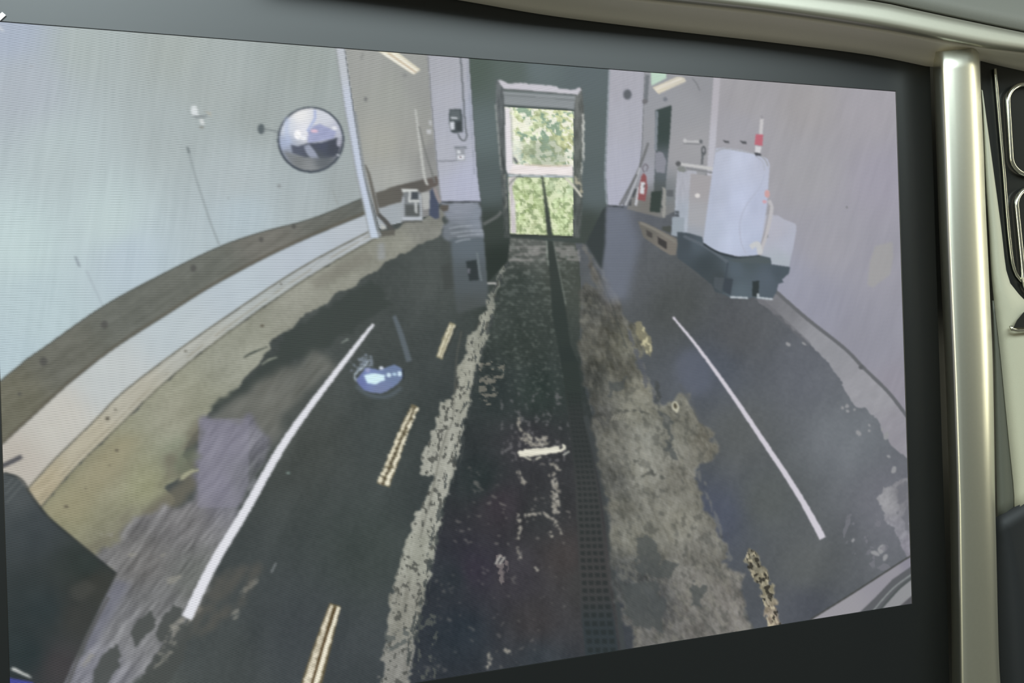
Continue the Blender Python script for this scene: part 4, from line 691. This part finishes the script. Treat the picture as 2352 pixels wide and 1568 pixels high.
# ------------------------------------------------------------------ trim around the display
def loft(name, rails, matl, parent=None, smooth=True, closed=True):
    """rails: equal-length lists of points; neighbours are joined by faces."""
    v = []; f = []; n = len(rails[0]); R = len(rails)
    for r in rails: v += [tuple(p) for p in r]
    for i in range(R if closed else R - 1):
        j = (i + 1) % R
        for k in range(n - 1): f.append((i * n + k, i * n + k + 1, j * n + k + 1, j * n + k))
    if closed: f.append([i * n for i in range(R)]); f.append([i * n + n - 1 for i in range(R)][::-1])
    o = mesh_obj(name, v, f, matl, smooth=smooth)
    if parent: child(o, parent)
    return o
def resample(pts, n):
    q = np.array([tuple(p) for p in spline(pts, 12)]); s = np.r_[0, np.cumsum(np.linalg.norm(np.diff(q, axis=0), axis=1))]
    t = np.linspace(0, s[-1], n); return np.stack([np.interp(t, s, q[:, k]) for k in range(q.shape[1])], -1)

# satin silver pillar right of the display
NL = 40
pl = resample([(2141, 120), (2143, 160), (2151, 357), (2158, 553), (2168, 783), (2173, 900), (2181, 1130), (2183, 1245), (2186, 1475), (2187, 1600), (2188, 1750)], NL)
pr = resample([(2248, 110), (2250, 145), (2260, 357), (2263, 451), (2275, 706), (2281, 860), (2286, 1157), (2288, 1245), (2294, 1500), (2300, 1600), (2312, 1750)], NL)
prof = [(0.00, 0.006), (0.00, -0.0005), (0.03, -0.0030), (0.07, -0.0056), (0.115, -0.0078), (0.15, -0.0092), (0.19, -0.0102), (0.25, -0.0109), (0.34, -0.0114), (0.46, -0.0117), (0.60, -0.0118), (0.74, -0.0117), (0.84, -0.0114), (0.90, -0.0108), (0.945, -0.0099), (0.98, -0.0086), (1.0, -0.0066), (1.0, 0.006)]
rails = []
for t, y in prof:
    rails.append([P(pl[k][0] + (pr[k][0] - pl[k][0]) * t, pl[k][1] + (pr[k][1] - pl[k][1]) * t, y) for k in range(NL)])
pillar = empty('upright_trim_bar', tuple(P(2230, 1750, 0))); bpy.context.view_layer.update()
tag(pillar, 'upright satin silver trim bar on the right of the display', 'trim')
loft('bar_body', rails, M_silver, pillar)

# hood over the display: grey underside, silver bar and dark pad
hood = empty('dashboard', tuple(P(1800, 60, 0))); bpy.context.view_layer.update()
tag(hood, 'grey dashboard top with a silver bar running above the display', 'dashboard')
NH = 44
r0 = resample([(600, -62), (1000, -8), (1250, 34), (1500, 66), (1752, 95), (1982, 124), (2100, 146), (2160, 156), (2250, 140), (2300, 152), (2420, 178)], NH)
r1 = resample([(600, -120), (1000, -64), (1250, -28), (1500, 0), (1752, 27), (2007, 64), (2140, 88), (2200, 99), (2262, 110), (2330, 118), (2440, 132)], NH)
r3 = resample([(600, -200), (1000, -140), (1300, -92), (1600, -50), (1800, -24), (2007, 3), (2100, 22), (2160, 35), (2250, 54), (2352, 75), (2480, 100)], NH)
r4 = resample([(600, -330), (1000, -280), (1300, -240), (1600, -200), (1800, -170), (2007, -130), (2100, -110), (2160, -100), (2250, -80), (2352, -60), (2480, -40)], NH)
def mix(a, b, t): return a + (b - a) * t
def rail(q, y): return [P(p[0], p[1], y) for p in q]
loft('hood_underside', [rail(r0, 0.004), rail(r0, -0.0008), rail(mix(r0, r1, 0.25), -0.0030), rail(mix(r0, r1, 0.55), -0.0060), rail(mix(r0, r1, 0.85), -0.0105), rail(r1, -0.0120), rail(r1, 0.004)], M_under, hood)
loft('silver_bar', [rail(r1, -0.0112), rail(r1, -0.0122), rail(mix(r1, r3, 0.06), -0.0140), rail(mix(r1, r3, 0.15), -0.0152), rail(mix(r1, r3, 0.3), -0.0157), rail(mix(r1, r3, 0.5), -0.0156), rail(mix(r1, r3, 0.7), -0.0154), rail(mix(r1, r3, 0.86), -0.0150), rail(mix(r1, r3, 0.95), -0.0141), rail(r3, -0.0124), rail(r3, -0.006), rail(r1, -0.006)], M_bar, hood)
loft('dash_pad', [rail(r3, -0.008), rail(mix(r3, r4, 0.06), -0.0100), rail(mix(r3, r4, 0.3), -0.0090), rail(r4, 0.0), rail(r4, 0.012), rail(r3, 0.012)], M_hood, hood)

def arch(y, dz): return [(-0.30 + 0.05 * k, y + 0.06 * abs(-0.30 + 0.05 * k - 0.18) ** 1.5, dz) for k in range(21)]
loft('dash_shell', [arch(0.026, -0.02), arch(0.024, 0.10), arch(0.024, 0.24), arch(0.030, 0.30), arch(0.050, 0.318), arch(0.160, 0.325), arch(0.165, -0.02)], M_hood, hood)

# air vent block right of the pillar
def tube(name, pts, rad, matl, parent, n=14, flat=1.0, cyc=False):
    p = [np.array(q, float) for q in pts]; v = []; f = []; N = len(p)
    for i in range(N):
        a = p[(i + 1) % N] if (cyc or i < N - 1) else p[i]; b_ = p[i - 1] if (cyc or i > 0) else p[i]
        d = a - b_; d = d / (np.linalg.norm(d) + 1e-12); s = np.cross(d, (0, 1, 0)); s = s / (np.linalg.norm(s) + 1e-12); u = np.cross(s, d)
        for k in range(n): 
            t = 2 * math.pi * k / n; v.append(p[i] + rad * (s * math.cos(t) * flat + u * math.sin(t)))
    for i in range(N if cyc else N - 1):
        j = (i + 1) % N
        for k in range(n): f.append((i * n + k, i * n + (k + 1) % n, j * n + (k + 1) % n, j * n + k))
    if not cyc: f.append(list(range(n))); f.append([(N - 1) * n + k for k in range(n)][::-1])
    o = mesh_obj(name, v, f, matl, smooth=True); child(o, parent); return o
vent = empty('air_vent', tuple(P(2400, 720, 0.004))); bpy.context.view_layer.update()
tag(vent, 'black air vent block with two chrome ringed outlets at the right edge', 'air vent')
blk = resample([(2252, 140), (2262, 360), (2274, 560), (2290, 620), (2330, 690), (2420, 740)], 24)
loft('vent_block', [rail(blk, 0.016), rail(blk, -0.0008), [P(2560, 120 + 25 * k, -0.0008) for k in range(24)], [P(2560, 120 + 25 * k, 0.016) for k in range(24)]], M_vent, vent, smooth=False)
tube('chrome_strip', [P(q[0], q[1], -0.0014) for q in resample([(2285, 158), (2291, 230), (2298, 310), (2306, 400), (2312, 480), (2319, 556), (2329, 618), (2352, 650), (2420, 690)], 40)], 0.00055, M_chrome, vent)
def outlet(x0, y0, x1, y1, r, sk):
    pts = []
    for (cx, cy, a0) in ((x0 + r, y0 + r, 180), (x1 - r, y0 + r, 270), (x1 - r, y1 - r, 0), (x0 + r, y1 - r, 90)):
        for k in range(9):
            a = math.radians(a0 + 90 * k / 8); pts.append((cx + r * math.cos(a) + (cy + r * math.sin(a) - y0) * sk, cy + r * math.sin(a)))
    rg = tube('vent_ring', [P(q[0], q[1], -0.0022) for q in pts], 0.0008, M_chrome, vent, cyc=True)
    inner = [P(q[0], q[1], -0.0010) for q in pts]; back = [P(q[0] * 0.9 + (x0 + x1) * 0.05, q[1] * 0.9 + (y0 + y1) * 0.05, 0.010) for q in pts]
    n = len(pts); v = inner + back; f = [(k, (k + 1) % n, n + (k + 1) % n, n + k) for k in range(n)] + [list(range(n, 2 * n))]
    cv = mesh_obj('outlet_cavity', v, f, M_back); child(cv, vent)
    for k in range(3):
        yy = y0 + (y1 - y0) * (k + 1) / 4; s = (yy - y0) * sk
        tube('vent_slat', [P(x0 + 10 + s, yy, 0.0006), P(x1 - 10 + s, yy + 14, 0.0006)], 0.0006, M_vent, vent)
outlet(2312, 194, 2500, 402, 40, 0.06)
outlet(2330, 430, 2520, 690, 44, 0.10)

# beige side panel below the vent with its thin upper tongue
side = empty('side_panel', tuple(P(2360, 1200, 0.004))); bpy.context.view_layer.update()
tag(side, 'beige curved dash panel between the silver pillar and air vent', 'panel')
NS = 30
sl = resample([(2254, 205), (2262, 400), (2271, 527), (2277, 630), (2284, 700), (2296, 800), (2308, 920), (2318, 1020), (2329, 1125), (2330, 1172)], NS)
sr = resample([(2257, 208), (2283, 400), (2300, 527), (2313, 630), (2334, 668), (2380, 720), (2440, 820), (2450, 940), (2450, 1060), (2450, 1090)], NS)
loft('panel_skin', [rail(sl, 0.010), rail(sl, -0.0020), rail(mix(sl, sr, 0.25), -0.0040), rail(mix(sl, sr, 0.6), -0.0046), rail(sr, -0.0030), rail(sr, 0.010)], M_beige, side)
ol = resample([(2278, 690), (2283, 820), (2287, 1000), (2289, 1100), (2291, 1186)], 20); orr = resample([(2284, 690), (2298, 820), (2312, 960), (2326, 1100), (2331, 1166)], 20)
loft('dark_olive_strip', [rail(ol, 0.010), rail(ol, -0.0012), rail(mix(ol, orr, 0.5), -0.0022), rail(orr, -0.0016), rail(orr, 0.010)], M_olive, side)  # strip in the panel's own dark olive tone
# raised black block for the notch; chrome tube imitates its lit edge
nv = [(2328, 752), (2336, 735), (2352, 716), (2400, 690), (2400, 752)]
tri = [P(q[0], q[1], -0.0060) for q in nv]; trb = [P(q[0], q[1], -0.0030) for q in nv]; n = len(nv)
nt_ = mesh_obj('notch_block', tri + trb, [list(range(n)), list(range(2 * n - 1, n - 1, -1))] + [(k, (k + 1) % n, n + (k + 1) % n, n + k) for k in range(n)], M_vent); child(nt_, side)
tube('notch_lit_edge', [P(2322, 748, -0.0060), P(2324, 756, -0.0062), P(2336, 759, -0.0064), P(2360, 758, -0.0064), P(2410, 756, -0.0064)], 0.0006, M_chrome, side)
cons = empty('console_panel', tuple(P(2380, 1700, 0.0))); bpy.context.view_layer.update()
tag(cons, 'black lower console panel at the bottom right corner', 'panel')
cl = resample([(2287, 1188), (2290, 1300), (2295, 1500), (2300, 1600), (2312, 1750)], 16)
loft('console_skin', [rail(cl, 0.014), rail(cl, -0.0012), rail(mix(cl, resample([(2333, 1170), (2400, 1300), (2460, 1500), (2470, 1600), (2480, 1750)], 16), 0.5), -0.0030), rail(resample([(2500, 1060), (2510, 1245), (2520, 1500), (2520, 1600), (2520, 1750)], 16), -0.0020), rail(resample([(2500, 1060), (2510, 1245), (2520, 1500), (2520, 1600), (2520, 1750)], 16), 0.014)], M_back, cons)
